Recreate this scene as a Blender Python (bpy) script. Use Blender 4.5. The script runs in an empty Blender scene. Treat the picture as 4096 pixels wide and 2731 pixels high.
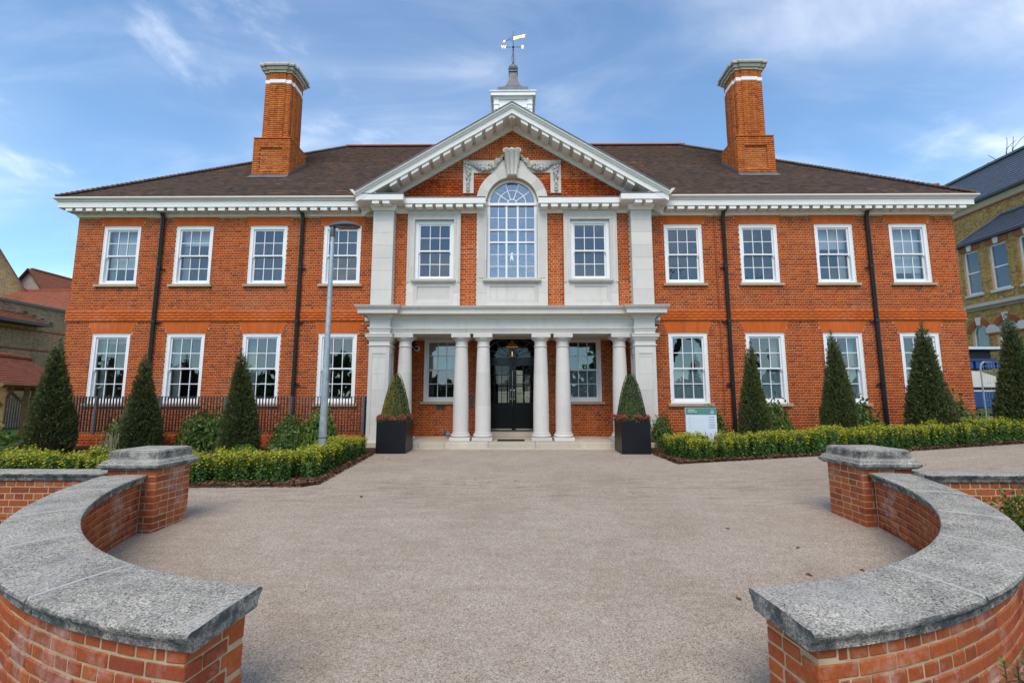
import bpy, math, random
import numpy as np
from mathutils import Matrix, Vector, Euler
random.seed(7); rng=np.random.default_rng(7)
R=math.radians; PI=math.pi
SC=bpy.context.scene; COL=SC.collection
# ------------------------------------------------------------------ camera
cam=bpy.data.cameras.new('camera'); cam.lens=16.0; cam.sensor_width=36.0; cam.clip_start=0.05; cam.clip_end=3000
camo=bpy.data.objects.new('camera',cam); COL.objects.link(camo)
camo.location=(0.11,0,1.33); camo.rotation_euler=(R(97.0),0,R(0.5)); SC.camera=camo
CAM=np.array([0.11,0,1.33])
# ------------------------------------------------------------------ world, sun, exposure
SUN_EL,SUN_AZ=R(52),R(186)          # azimuth clockwise from +Y: veiled sun behind the camera
W=bpy.data.worlds.new('World'); SC.world=W; W.use_nodes=True
nt=W.node_tree; N=nt.nodes; L=nt.links; N.clear()
out=N.new('ShaderNodeOutputWorld'); bg=N.new('ShaderNodeBackground'); bg.inputs['Strength'].default_value=0.115
sky=N.new('ShaderNodeTexSky'); sky.sky_type='NISHITA'; sky.sun_disc=False
sky.sun_elevation=SUN_EL; sky.sun_rotation=SUN_AZ; sky.air_density=1.0; sky.dust_density=0.15; sky.ozone_density=1.5
def wm(op,*a):
    n=N.new('ShaderNodeMath'); n.operation=op
    for i,v in enumerate(a):
        if isinstance(v,(int,float)): n.inputs[i].default_value=v
        else: L.new(v,n.inputs[i])
    return n.outputs[0]
tc=N.new('ShaderNodeTexCoord'); sp=N.new('ShaderNodeSeparateXYZ'); L.new(tc.outputs['Generated'],sp.inputs[0])
zz=wm('ADD',wm('MAXIMUM',sp.outputs[2],0.0),0.22)
cx=wm('DIVIDE',sp.outputs[0],zz); cy=wm('DIVIDE',sp.outputs[1],zz)
cv=N.new('ShaderNodeCombineXYZ'); L.new(cx,cv.inputs[0]); L.new(cy,cv.inputs[1])
def wnoise(scale,det,rough,rot,sc,dist,off=(0,0,0)):
    mp=N.new('ShaderNodeMapping'); mp.inputs['Rotation'].default_value=(0,0,rot); mp.inputs['Scale'].default_value=sc; mp.inputs['Location'].default_value=off
    L.new(cv.outputs[0],mp.inputs[0])
    n=N.new('ShaderNodeTexNoise'); n.inputs['Scale'].default_value=scale; n.inputs['Detail'].default_value=det; n.inputs['Roughness'].default_value=rough; n.inputs['Distortion'].default_value=dist
    L.new(mp.outputs[0],n.inputs[0]); return n.outputs['Fac']
def wramp(f,pts):
    r=N.new('ShaderNodeValToRGB'); e=r.color_ramp.elements
    while len(e)<len(pts): e.new(0.5)
    for i,(p,v) in enumerate(pts): e[i].position=p; e[i].color=(v,v,v,1)
    r.color_ramp.interpolation='EASE'; L.new(f,r.inputs[0]); return r.outputs[0]
veil=wramp(wnoise(0.50,4,0.5,R(35),(1,1.8,1),0.4,(9.0,4.6,0)),[(0.42,0.0),(0.72,0.85)])
wisp=wramp(wnoise(1.7,8,0.58,R(35),(1,2.6,1),0.6,(7.3,8.2,0)),[(0.42,0.0),(0.78,0.8)])
puff=wramp(wnoise(0.9,9,0.58,0,(1,1,1),0.3,(2.3,3.7,0)),[(0.56,0.0),(0.66,1.0)])
# heap clouds drift on the low side of the thin veil; all three layers run over the whole sky
cl=wm('MINIMUM',wm('ADD',wm('ADD',wm('MULTIPLY',veil,wm('ADD',0.45,wm('MULTIPLY',wisp,0.7))),wm('MULTIPLY',wisp,0.14)),0.03),0.95)
mix=N.new('ShaderNodeMix'); mix.data_type='RGBA'; L.new(cl,mix.inputs['Factor'])
tint=N.new('ShaderNodeMix'); tint.data_type='RGBA'; tint.blend_type='MULTIPLY'; tint.inputs['Factor'].default_value=1.0
L.new(sky.outputs[0],tint.inputs['A']); tint.inputs['B'].default_value=(0.83,1.08,1.18,1)
L.new(tint.outputs['Result'],mix.inputs['A']); mix.inputs['B'].default_value=(7.9,7.95,8.1,1)
m2=N.new('ShaderNodeMix'); m2.data_type='RGBA'; L.new(wm('MULTIPLY',puff,0.35),m2.inputs['Factor'])
L.new(mix.outputs['Result'],m2.inputs['A']); m2.inputs['B'].default_value=(8.6,8.7,8.9,1)
L.new(m2.outputs['Result'],bg.inputs['Color']); L.new(bg.outputs[0],out.inputs[0])
sun=bpy.data.lights.new('sun','SUN'); sun.energy=1.5; sun.angle=R(36); sun.color=(1.0,0.86,0.69)
suno=bpy.data.objects.new('sun',sun); COL.objects.link(suno)
sd=Vector((math.sin(SUN_AZ)*math.cos(SUN_EL),math.cos(SUN_AZ)*math.cos(SUN_EL),math.sin(SUN_EL)))
suno.rotation_euler=sd.to_track_quat('Z','Y').to_euler(); suno.location=(0,-30,40)
SC.render.engine='CYCLES'; cy=SC.cycles; cy.max_bounces=7; cy.diffuse_bounces=3; cy.glossy_bounces=3; cy.transparent_max_bounces=14; cy.caustics_reflective=False; cy.caustics_refractive=False
vs=SC.view_settings; vs.view_transform='Standard'; vs.look='None'; vs.exposure=0.85; vs.gamma=1.0; vs.use_curve_mapping=False
# ------------------------------------------------------------------ materials
class NT:
    def __init__(s,m): s.t=m.node_tree; s.n=s.t.nodes; s.l=s.t.links
    def new(s,t): return s.n.new('ShaderNode'+t)
    def math(s,op,*a):
        n=s.new('Math'); n.operation=op
        for i,v in enumerate(a):
            if isinstance(v,(int,float)): n.inputs[i].default_value=v
            else: s.l.new(v,n.inputs[i])
        return n.outputs[0]
    def pos(s): return s.new('NewGeometry').outputs['Position']
    def noise(s,scale,det=3,rough=0.55,vec=None,dist=0):
        n=s.new('TexNoise'); n.inputs['Scale'].default_value=scale; n.inputs['Detail'].default_value=det; n.inputs['Roughness'].default_value=rough; n.inputs['Distortion'].default_value=dist
        s.l.new(vec if vec is not None else s.pos(),n.inputs['Vector']); return n.outputs['Fac']
    def map(s,sc,vec=None):
        n=s.new('Mapping'); n.inputs['Scale'].default_value=sc; s.l.new(vec if vec is not None else s.pos(),n.inputs[0]); return n.outputs[0]
    def ramp(s,f,pts,ease=False):
        r=s.new('ValToRGB'); e=r.color_ramp.elements
        while len(e)<len(pts): e.new(0.5)
        for i,(p,c) in enumerate(pts):
            e[i].position=p; e[i].color=(c,c,c,1) if isinstance(c,(int,float)) else (*c,1)
        if ease: r.color_ramp.interpolation='EASE'
        s.l.new(f,r.inputs[0]); return r.outputs[0]
    def mix(s,f,a,b,mode='MIX'):
        n=s.new('Mix'); n.data_type='RGBA'; n.blend_type=mode
        for i,v in (('Factor',f),('A',a),('B',b)):
            if isinstance(v,(int,float)): n.inputs[i].default_value=v if i=='Factor' else (v,v,v,1)
            elif isinstance(v,tuple): n.inputs[i].default_value=(*v,1)
            else: s.l.new(v,n.inputs[i])
        return n.outputs['Result']
    def rand(s):   # one value per loose piece and per object
        return s.math('FRACT',s.math('ADD',s.new('NewGeometry').outputs['Random Per Island'],s.math('MULTIPLY',s.new('ObjectInfo').outputs['Random'],7.31)))
def newmat(name,rough=0.6,spec=0.4,metal=0.0):
    m=bpy.data.materials.new(name); m.use_nodes=True; t=NT(m); b=m.node_tree.nodes['Principled BSDF']
    b.inputs['Roughness'].default_value=rough; b.inputs['Specular IOR Level'].default_value=spec; b.inputs['Metallic'].default_value=metal
    t.b=b; t.m=m; t.c=b.inputs['Base Color']; return t
def setc(t,v):
    if isinstance(v,tuple): t.c.default_value=(*v,1)
    else: t.l.new(v,t.c)
def bump(t,h,strength=0.3,dist=0.01):
    n=t.new('Bump'); n.inputs['Strength'].default_value=strength; n.inputs['Distance'].default_value=dist
    t.l.new(h,n.inputs['Height']); t.l.new(n.outputs[0],t.b.inputs['Normal'])
def plain(name,c,rough=0.5,spec=0.4,metal=0.0,var=0.08,scale=3.0,bmp=0.0,bs=60):
    t=newmat(name,rough,spec,metal)
    f=t.noise(scale,5,0.6); k=lambda s:tuple(min(1,x*s) for x in c)
    setc(t,t.ramp(f,[(0.3,k(1-var)),(0.7,k(1+var))]))
    if bmp: bump(t,t.noise(bs,3),bmp,0.005)
    return t.m
M={}
def brickmat(name,cols,bloom,bloomc=(0.55,0.36,0.30),bsc=2.2,soot=0.0):
    t=newmat(name,0.85,0.2); r=t.rand()
    base=t.ramp(r,[(i/(len(cols)-1),c) for i,c in enumerate(cols)])
    fine=t.noise(45,4,0.6); base=t.mix(0.5,base,t.ramp(fine,[(0.25,0.55),(0.75,1.35)]),'MULTIPLY')
    big=t.noise(0.8,4,0.6); base=t.mix(0.35,base,t.ramp(big,[(0.3,0.7),(0.7,1.2)]),'MULTIPLY')
    if bloom:
        f=t.math('MULTIPLY',t.ramp(t.noise(bsc,6,0.7),[(0.52,0.0),(0.68,1.0)]),t.ramp(t.noise(14,4,0.7),[(0.35,0.25),(0.7,1.0)]))
        base=t.mix(t.math('MULTIPLY',f,bloom),base,bloomc)
    strk=t.ramp(t.noise(1.0,6,.7,t.map((4.5,4.5,.5))),[(.50,0.0),(.72,.30)]); base=t.mix(strk,base,(.17,.055,.03)); setc(t,base); bump(t,t.noise(70,4,0.65),0.35,0.004); return t.m
M['brick']=brickmat('red brick',[(.25,.048,.022),(.43,.066,.013),(.52,.090,.012),(.46,.070,.012),(.56,.112,.015),(.37,.056,.016),(.50,.084,.012)],0.28,(.54,.30,.20),0.9)
M['brick_wall']=brickmat('garden wall brick',[(.27,.065,.026),(.42,.105,.030),(.37,.085,.028),(.47,.130,.038),(.28,.060,.028),(.43,.110,.036)],0.85,(.60,.45,.40),2.6)
M['rubbed']=brickmat('rubbed orange brick',[(.57,.115,.020),(.61,.130,.024),(.54,.104,.020)],0.35,(.52,.25,.17),0.8)
M['mortar_rub']=plain('fine lime putty joint',(.60,.26,.10),.9,.1,var=.1)
M['chimbrick']=brickmat('chimney brick',[(.34,.085,.030),(.54,.150,.030),(.60,.185,.040),(.48,.115,.028),(.56,.17,.04)],0.0)
M['stock']=brickmat('yellow stock brick',[(.32,.19,.060),(.44,.28,.085),(.50,.33,.11),(.38,.23,.08),(.26,.16,.07)],0.0)
M['buff']=brickmat('grey buff brick',[(.36,.265,.17),(.46,.34,.22),(.41,.295,.19),(.31,.225,.15)],0.0)
M['white_brick']=brickmat('white painted brick',[(.66,.63,.56),(.72,.69,.62)],0.0)
M['mortar']=plain('lime mortar',(.53,.35,.18),.9,.1,var=.18,scale=6,bmp=.3)
M['mortar_grey']=plain('garden wall mortar',(.45,.36,.225),.9,.1,var=.25,scale=7,bmp=.4)
M['jointfill']=plain('pale joint mortar',(.47,.45,.41),.9,.1,var=.1,scale=20)
def stonemat(name,c,var=.13,stain=.35,rough=.75):
    t=newmat(name,rough,.3); r=t.rand()
    k=lambda s:tuple(x*s for x in c)
    b=t.ramp(r,[(0,k(.86)),(.5,k(.99)),(1,k(1.06))])
    b=t.mix(.6,b,t.ramp(t.noise(1.6,6,.65),[(.25,(1-var,1-var,1-var*.7)),(.75,(1+var*.5,1+var*.5,1+var*.4))]),'MULTIPLY')
    st=t.ramp(t.noise(1.0,6,.7,t.map((5,5,.8))),[(.55,0.0),(.75,1.0)])
    b=t.mix(t.math('MULTIPLY',st,stain),b,(c[0]*.58,c[1]*.56,c[2]*.50)); gr=t.ramp(t.noise(6,6,.75,t.map((1,1,.35))),[(.52,0.0),(.72,.45)]); b=t.mix(t.math('MULTIPLY',gr,stain),b,(c[0]*.5,c[1]*.5,c[2]*.46))
    setc(t,b); bump(t,t.noise(90,3),.15,.003); return t.m
M['stone']=stonemat('portland stone',(.63,.595,.535))
M['stone_weathered']=stonemat('weathered porch stone',(.55,.52,.45),.2,.7)
M['stone_step']=stonemat('pale step stone',(.56,.49,.385),.25,.6)
M['stone_sill']=stonemat('buff sandstone sill',(.44,.35,.225),.18,.4)
M['stone_carve']=stonemat('carved stone',(.56,.53,.47),.3,.9)
M['white']=plain('white gloss paint',(.80,.80,.80),.35,.45,var=.03,scale=2)
M['cornice']=plain('off white cornice paint',(.78,.755,.705),.5,.35,var=.05,scale=1.2)
M['gutter']=plain('cream gutter paint',(.70,.655,.565),.35,.45,var=.04,scale=2)
M['lead']=plain('grey lead',(.135,.14,.15),.55,.4,.1,.3,2.5)
M['black']=plain('black gloss paint',(.004,.004,.005),.2,.3,var=.2)
M['iron']=plain('black cast iron',(.014,.015,.017),.32,.5,var=.25,scale=6)
M['rail']=plain('dark brown grey rail paint',(.055,.050,.048),.4,.45,var=.12,scale=5)
M['railpost']=plain('slate grey post paint',(.085,.090,.095),.4,.45,var=.1,scale=5)
M['chrome']=plain('bright chrome',(.75,.75,.74),.18,.6,1.0,.05)
M['brass']=plain('aged brass',(.36,.20,.055),.38,.5,1.0,.25,18)
M['gold']=plain('gold leaf',(.80,.52,.15),.3,.5,.8,.15)
M['galv']=plain('galvanised steel',(.42,.44,.45),.42,.5,.75,.2,9)
M['lampgrey']=plain('dark grey lamp casing',(.075,.082,.095),.42,.45,var=.1)
M['glassgrey']=plain('lamp underside glass',(.16,.13,.12),.2,.5,var=.3,scale=25)
M['planter']=plain('satin black planter',(.007,.007,.009),.38,.3,var=.25,scale=3)
M['soil']=plain('potting soil',(.03,.02,.014),.95,.1,var=.3,scale=40,bmp=.5)
M['rubber']=plain('black rubber mat',(.02,.02,.022),.7,.3,var=.2,scale=40)
M['curtain']=plain('pale curtain cloth',(.62,.61,.58),.9,.1,var=.06)
M['blind']=plain('white blind',(.72,.72,.71),.8,.1,var=.03)
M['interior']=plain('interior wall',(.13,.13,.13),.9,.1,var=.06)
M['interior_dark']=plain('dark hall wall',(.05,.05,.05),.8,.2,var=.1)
M['film']=plain('blue grey window film',(.27,.34,.36),.6,.3,var=.05)
M['film_line']=plain('dark line on film',(.07,.10,.11),.6,.3)
M['timber']=plain('oak post timber',(.36,.23,.10),.7,.2,var=.3,scale=5)
M['timber_dark']=plain('aged oak beam',(.22,.115,.045),.7,.2,var=.3,scale=5)
M['teal']=plain('sage teal sign paint',(.085,.225,.195),.5,.4,var=.03)
M['signwhite']=plain('pale sign panel',(.62,.68,.74),.45,.4,var=.03)
M['ink']=plain('dark sign ink',(.05,.07,.08),.6,.2)
M['inkpale']=plain('faded sign ink',(.40,.45,.49),.6,.2)
M['inkwhite']=plain('white sign ink',(.80,.84,.83),.5,.2)
M['slate']=plain('blue slate',(.055,.065,.085),.45,.5,var=.3,scale=4)
M['bluepaint']=plain('blue machine paint',(.012,.055,.22),.35,.5,var=.2)
M['whiteplastic']=plain('off white moulded plastic',(.62,.60,.56),.4,.4,var=.08)
M['blackplastic']=plain('black plastic',(.012,.012,.013),.4,.4)
M['stripe']=plain('pale blue sticker',(.55,.62,.72),.4,.4)
M['yellow']=plain('yellow sticker',(.7,.52,.05),.4,.4)
M['white_plastic']=plain('white plastic housing',(.72,.72,.70),.4,.4)
M['greenplate']=plain('tarnished bronze plate',(.05,.085,.065),.5,.5,.3,.4,20)
M['bark']=plain('grey bark',(.11,.085,.065),.9,.1,var=.35,scale=6)
M['clay']=plain('terracotta clay',(.40,.13,.06),.8,.2,var=.2,scale=9)
def concrete():
    t=newmat('grey cast stone coping',.9,.2)
    g=t.new('TexVoronoi'); g.inputs['Scale'].default_value=130; t.l.new(t.pos(),g.inputs['Vector'])
    sp=t.new('SeparateColor'); t.l.new(g.outputs['Color'],sp.inputs[0])
    b=t.ramp(sp.outputs[0],[(0,(.08,.08,.078)),(.22,(.25,.238,.21)),(.6,(.385,.36,.31)),(.9,(.47,.435,.375)),(1,(.62,.59,.53))])
    b=t.mix(.85,b,t.ramp(t.noise(3.2,7,.68),[(.28,(.52,.53,.54)),(.5,(.97,.96,.93)),(.70,(1.32,1.29,1.22))]),'MULTIPLY')
    lich=t.ramp(t.noise(1.1,7,.7),[(.50,0.0),(.68,.55)]); b=t.mix(lich,b,(.46,.45,.41))
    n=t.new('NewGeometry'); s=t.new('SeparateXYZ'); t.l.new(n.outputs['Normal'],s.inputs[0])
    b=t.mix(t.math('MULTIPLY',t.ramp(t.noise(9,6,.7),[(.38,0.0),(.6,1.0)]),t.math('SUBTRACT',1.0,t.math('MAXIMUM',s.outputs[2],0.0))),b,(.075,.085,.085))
    setc(t,b); h=t.math('ADD',g.outputs['Distance'],t.math('MULTIPLY',t.noise(60,5,.7),1.2)); bump(t,h,.55,.006); return t.m
M['coping']=concrete()
def gravel():
    t=newmat('resin bound gravel',.85,.25)
    g=t.new('TexVoronoi'); g.inputs['Scale'].default_value=135; t.l.new(t.pos(),g.inputs['Vector'])
    sp=t.new('SeparateColor'); t.l.new(g.outputs['Color'],sp.inputs[0])
    b=t.ramp(sp.outputs[0],[(0,(.18,.135,.105)),(.16,(.30,.236,.182)),(.45,(.41,.336,.262)),(.75,(.46,.383,.303)),(.93,(.49,.42,.345)),(1,(.60,.55,.48))])
    b=t.mix(.8,b,t.ramp(t.noise(.45,7,.68),[(.25,(.74,.71,.66)),(.5,(1.0,1.0,.99)),(.75,(1.15,1.15,1.16))]),'MULTIPLY')
    b=t.mix(.6,b,t.ramp(t.noise(3.0,5,.7,t.map((1,3.0,1))),[(.3,(.82,.78,.70)),(.6,(1.06,1.06,1.06))]),'MULTIPLY')
    sp2=t.new('SeparateXYZ'); t.l.new(t.pos(),sp2.inputs[0])
    y=t.math('ABSOLUTE',t.math('SUBTRACT',sp2.outputs[1],7.6))          # the tyre-scuffed strip across the court
    strip=t.math('MULTIPLY',t.ramp(t.math('DIVIDE',y,2.2),[(0.0,1.0),(.6,.25),(1.0,0.0)]),t.ramp(t.noise(2.2,6,.75,t.map((.8,4,1))),[(.50,0.0),(.66,.75)]))
    b=t.mix(strip,b,(.20,.145,.095))
    moss=t.math('MULTIPLY',t.ramp(t.noise(1.3,5,.7,t.map((1,2,1))),[(.58,0.0),(.75,.35)]),1.0)
    b=t.mix(moss,b,(.30,.235,.13))
    setc(t,b); bump(t,g.outputs['Distance'],.55,.006); return t.m
M['gravel']=gravel()
def mulchmat():
    t=newmat('bark mulch',.95,.1); setc(t,t.ramp(t.rand(),[(0,(.05,.026,.015)),(.35,(.12,.062,.034)),(.75,(.21,.11,.06)),(1,(.36,.23,.13))])); return t.m
M['mulch']=mulchmat(); M['mulchbase']=plain('mulch bed',(.055,.030,.018),.95,.1,var=.5,scale=30,bmp=.9,bs=25)
M['grass']=plain('lawn grass',(.065,.125,.025),.9,.1,var=.35,scale=12,bmp=.5)
def leafmat(name,cols,rough=.45,tr=.25,patch=None):
    t=newmat(name,rough,.35); r=t.rand()
    c=t.ramp(r,[(i/(len(cols)-1),k) for i,k in enumerate(cols)])
    if patch: c=t.mix(t.ramp(t.noise(1.7,5,.7),[(.50,0.0),(.70,.6)]),c,patch)
    setc(t,c)
    tb=t.new('BsdfTranslucent'); t.l.new(c,tb.inputs[0]); ms=t.new('MixShader'); ms.inputs[0].default_value=tr
    o=t.n['Material Output']; t.l.new(t.b.outputs[0],ms.inputs[1]); t.l.new(tb.outputs[0],ms.inputs[2]); t.l.new(ms.outputs[0],o.inputs[0]); return t.m
M['yew']=leafmat('yew needles',[(.050,.075,.024),(.075,.105,.030),(.095,.125,.034),(.060,.090,.030),(.14,.130,.036)],.55,.12,(.12,.085,.035))
M['yew_tip']=leafmat('golden yew tips',[(.16,.14,.035),(.12,.13,.04),(.20,.16,.04)],.55,.15)
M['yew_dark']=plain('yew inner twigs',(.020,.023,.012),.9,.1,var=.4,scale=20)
M['box']=leafmat('box leaves',[(.045,.075,.022),(.075,.115,.028),(.10,.14,.045),(.06,.095,.035)],.4,.2)
M['box_gold']=leafmat('bronzed box leaves',[(.20,.17,.022),(.30,.21,.025),(.17,.17,.03)],.4,.2)
M['hedge']=leafmat('hedge leaves',[(.045,.105,.024),(.075,.15,.030),(.11,.20,.036),(.055,.115,.03)],.4,.3)
M['hedge_tip']=leafmat('golden hedge tips',[(.44,.42,.03),(.36,.40,.035),(.52,.45,.04),(.26,.36,.035)],.4,.3)
M['bright']=leafmat('fresh green leaves',[(.09,.17,.02),(.13,.22,.03),(.17,.27,.04),(.07,.13,.02)],.4,.3)
M['shrub']=leafmat('mixed shrub leaves',[(.05,.10,.022),(.085,.15,.03),(.13,.19,.036),(.06,.11,.024),(.17,.17,.04)],.4,.25)
M['straw']=leafmat('dry stems',[(.30,.26,.14),(.22,.19,.10),(.36,.31,.18)],.7,.1)
M['redflower']=leafmat('dark pink skimmia buds',[(.30,.045,.045),(.42,.075,.06),(.36,.10,.06),(.22,.03,.03)],.6,.15)
M['deadleaf']=leafmat('fallen red leaf',[(.20,.055,.03),(.14,.04,.022)],.7,.1)
def tiles(name,cols,w,dz,vary=.5):
    t=newmat(name,.85,.25); s=t.new('SeparateXYZ'); t.l.new(t.pos(),s.inputs[0])
    row=t.math('FLOOR',t.math('DIVIDE',s.outputs[2],dz))
    col=t.math('FLOOR',t.math('ADD',t.math('DIVIDE',t.math('ADD',s.outputs[0],s.outputs[1]),w),t.math('MULTIPLY',row,.5)))
    cb=t.new('CombineXYZ'); t.l.new(row,cb.inputs[0]); t.l.new(col,cb.inputs[1])
    wn=t.new('TexWhiteNoise'); wn.noise_dimensions='2D'; t.l.new(cb.outputs[0],wn.inputs['Vector'])
    big=t.noise(.55,5,.7)
    wr=t.new('TexWhiteNoise'); wr.noise_dimensions='1D'; t.l.new(row,wr.inputs['W']); st=t.math('ADD',t.math('MULTIPLY',t.noise(1.0,4,.6,t.map((1.6,1.6,16))),.7),t.math('MULTIPLY',wr.outputs['Value'],.3)); f=t.math('ADD',t.math('ADD',t.math('MULTIPLY',wn.outputs['Value'],.45),t.math('MULTIPLY',t.ramp(st,[(.3,0.0),(.7,1.0)]),.30)),t.math('MULTIPLY',t.ramp(big,[(.3,0.0),(.7,1.0)]),.25))
    b=t.ramp(f,[(i/(len(cols)-1),c) for i,c in enumerate(cols)])
    b=t.mix(.5,b,t.ramp(t.noise(7,5,.7),[(.3,.7),(.7,1.25)]),'MULTIPLY')
    setc(t,b); bump(t,wn.outputs['Value'],.3,.006); return t.m
TZ=0.0637
M['tiles']=tiles('brown clay roof tiles',[(.020,.017,.016),(.050,.036,.030),(.115,.068,.048),(.050,.038,.033),(.145,.080,.052),(.31,.15,.085)],.165,TZ)
M['tiles_red']=tiles('red clay roof tiles',[(.15,.055,.035),(.24,.080,.045),(.32,.105,.055),(.28,.085,.045),(.20,.065,.045)],.165,.064)
M['tile_piece']=brickmat('clay tile piece',[(.075,.048,.038),(.12,.072,.052),(.17,.11,.08)],0.0)
M['ridge_piece']=brickmat('red ridge tile',[(.32,.09,.045),(.40,.12,.06),(.28,.075,.04)],0.0)
def glassmat(name,tint=(.80,.85,.86),ior=.06,wob=.08,wsc=2.5):
    m=bpy.data.materials.new(name); m.use_nodes=True; t=NT(m); t.n.clear()
    o=t.new('OutputMaterial'); tr=t.new('BsdfTransparent'); tr.inputs[0].default_value=(*tint,1)
    gl=t.new('BsdfGlossy'); gl.inputs['Roughness'].default_value=0.0; gl.inputs['Color'].default_value=(.95,.97,1,1)
    lw=t.new('LayerWeight'); lw.inputs['Blend'].default_value=.5; fr=t.math('ADD',ior,t.math('MULTIPLY',t.math('POWER',lw.outputs['Facing'],5.0),1-ior))
    bp=t.new('Bump'); bp.inputs['Strength'].default_value=wob; bp.inputs['Distance'].default_value=.02
    t.l.new(t.noise(wsc,2,.5),bp.inputs['Height']); t.l.new(bp.outputs[0],gl.inputs['Normal'])
    mx=t.new('MixShader'); t.l.new(fr,mx.inputs[0]); t.l.new(tr.outputs[0],mx.inputs[1]); t.l.new(gl.outputs[0],mx.inputs[2]); t.l.new(mx.outputs[0],o.inputs[0]); return m
M['glass']=glassmat('window glass',ior=.075)
M['glass_old']=glassmat('old rippled glass',(.70,.74,.76),.20,.22,5.0)
M['glass_clear']=glassmat('lantern glass',(.85,.87,.86),.03,.02)
M['glass_door']=glassmat('door glass',(.80,.84,.84),.02,.03)
t=newmat('lit candle bulb',.3); setc(t,(1,.95,.85)); t.b.inputs['Emission Color'].default_value=(1,.88,.65,1); t.b.inputs['Emission Strength'].default_value=.5; M['bulb']=t.m
def farbrick(name,c1,c2,mo):
    t=newmat(name,.9,.15); s=t.new('SeparateXYZ'); tcn=t.new('TexCoord'); t.l.new(tcn.outputs['Object'],s.inputs[0])
    cb=t.new('CombineXYZ'); t.l.new(t.math('ADD',s.outputs[0],s.outputs[1]),cb.inputs[0]); t.l.new(s.outputs[2],cb.inputs[1])
    b=t.new('TexBrick'); b.inputs['Scale'].default_value=1.0; b.inputs['Brick Width'].default_value=.225; b.inputs['Row Height'].default_value=.075; b.inputs['Mortar Size'].default_value=.008
    b.inputs['Color1'].default_value=(*c1,1); b.inputs['Color2'].default_value=(*c2,1); b.inputs['Mortar'].default_value=(*mo,1); t.l.new(cb.outputs[0],b.inputs['Vector'])
    setc(t,t.mix(.6,b.outputs['Color'],t.ramp(t.noise(2.5,6,.7),[(.3,.55),(.7,1.3)]),'MULTIPLY')); return t.m
M['stock_far']=farbrick('far stock brick',(.34,.23,.10),(.22,.14,.065),(.42,.36,.25)); M['white_far']=farbrick('far white brick',(.80,.77,.70),(.74,.71,.64),(.60,.57,.50)); M['buff_far']=farbrick('far buff brick',(.36,.26,.165),(.28,.195,.125),(.42,.36,.28))
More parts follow.
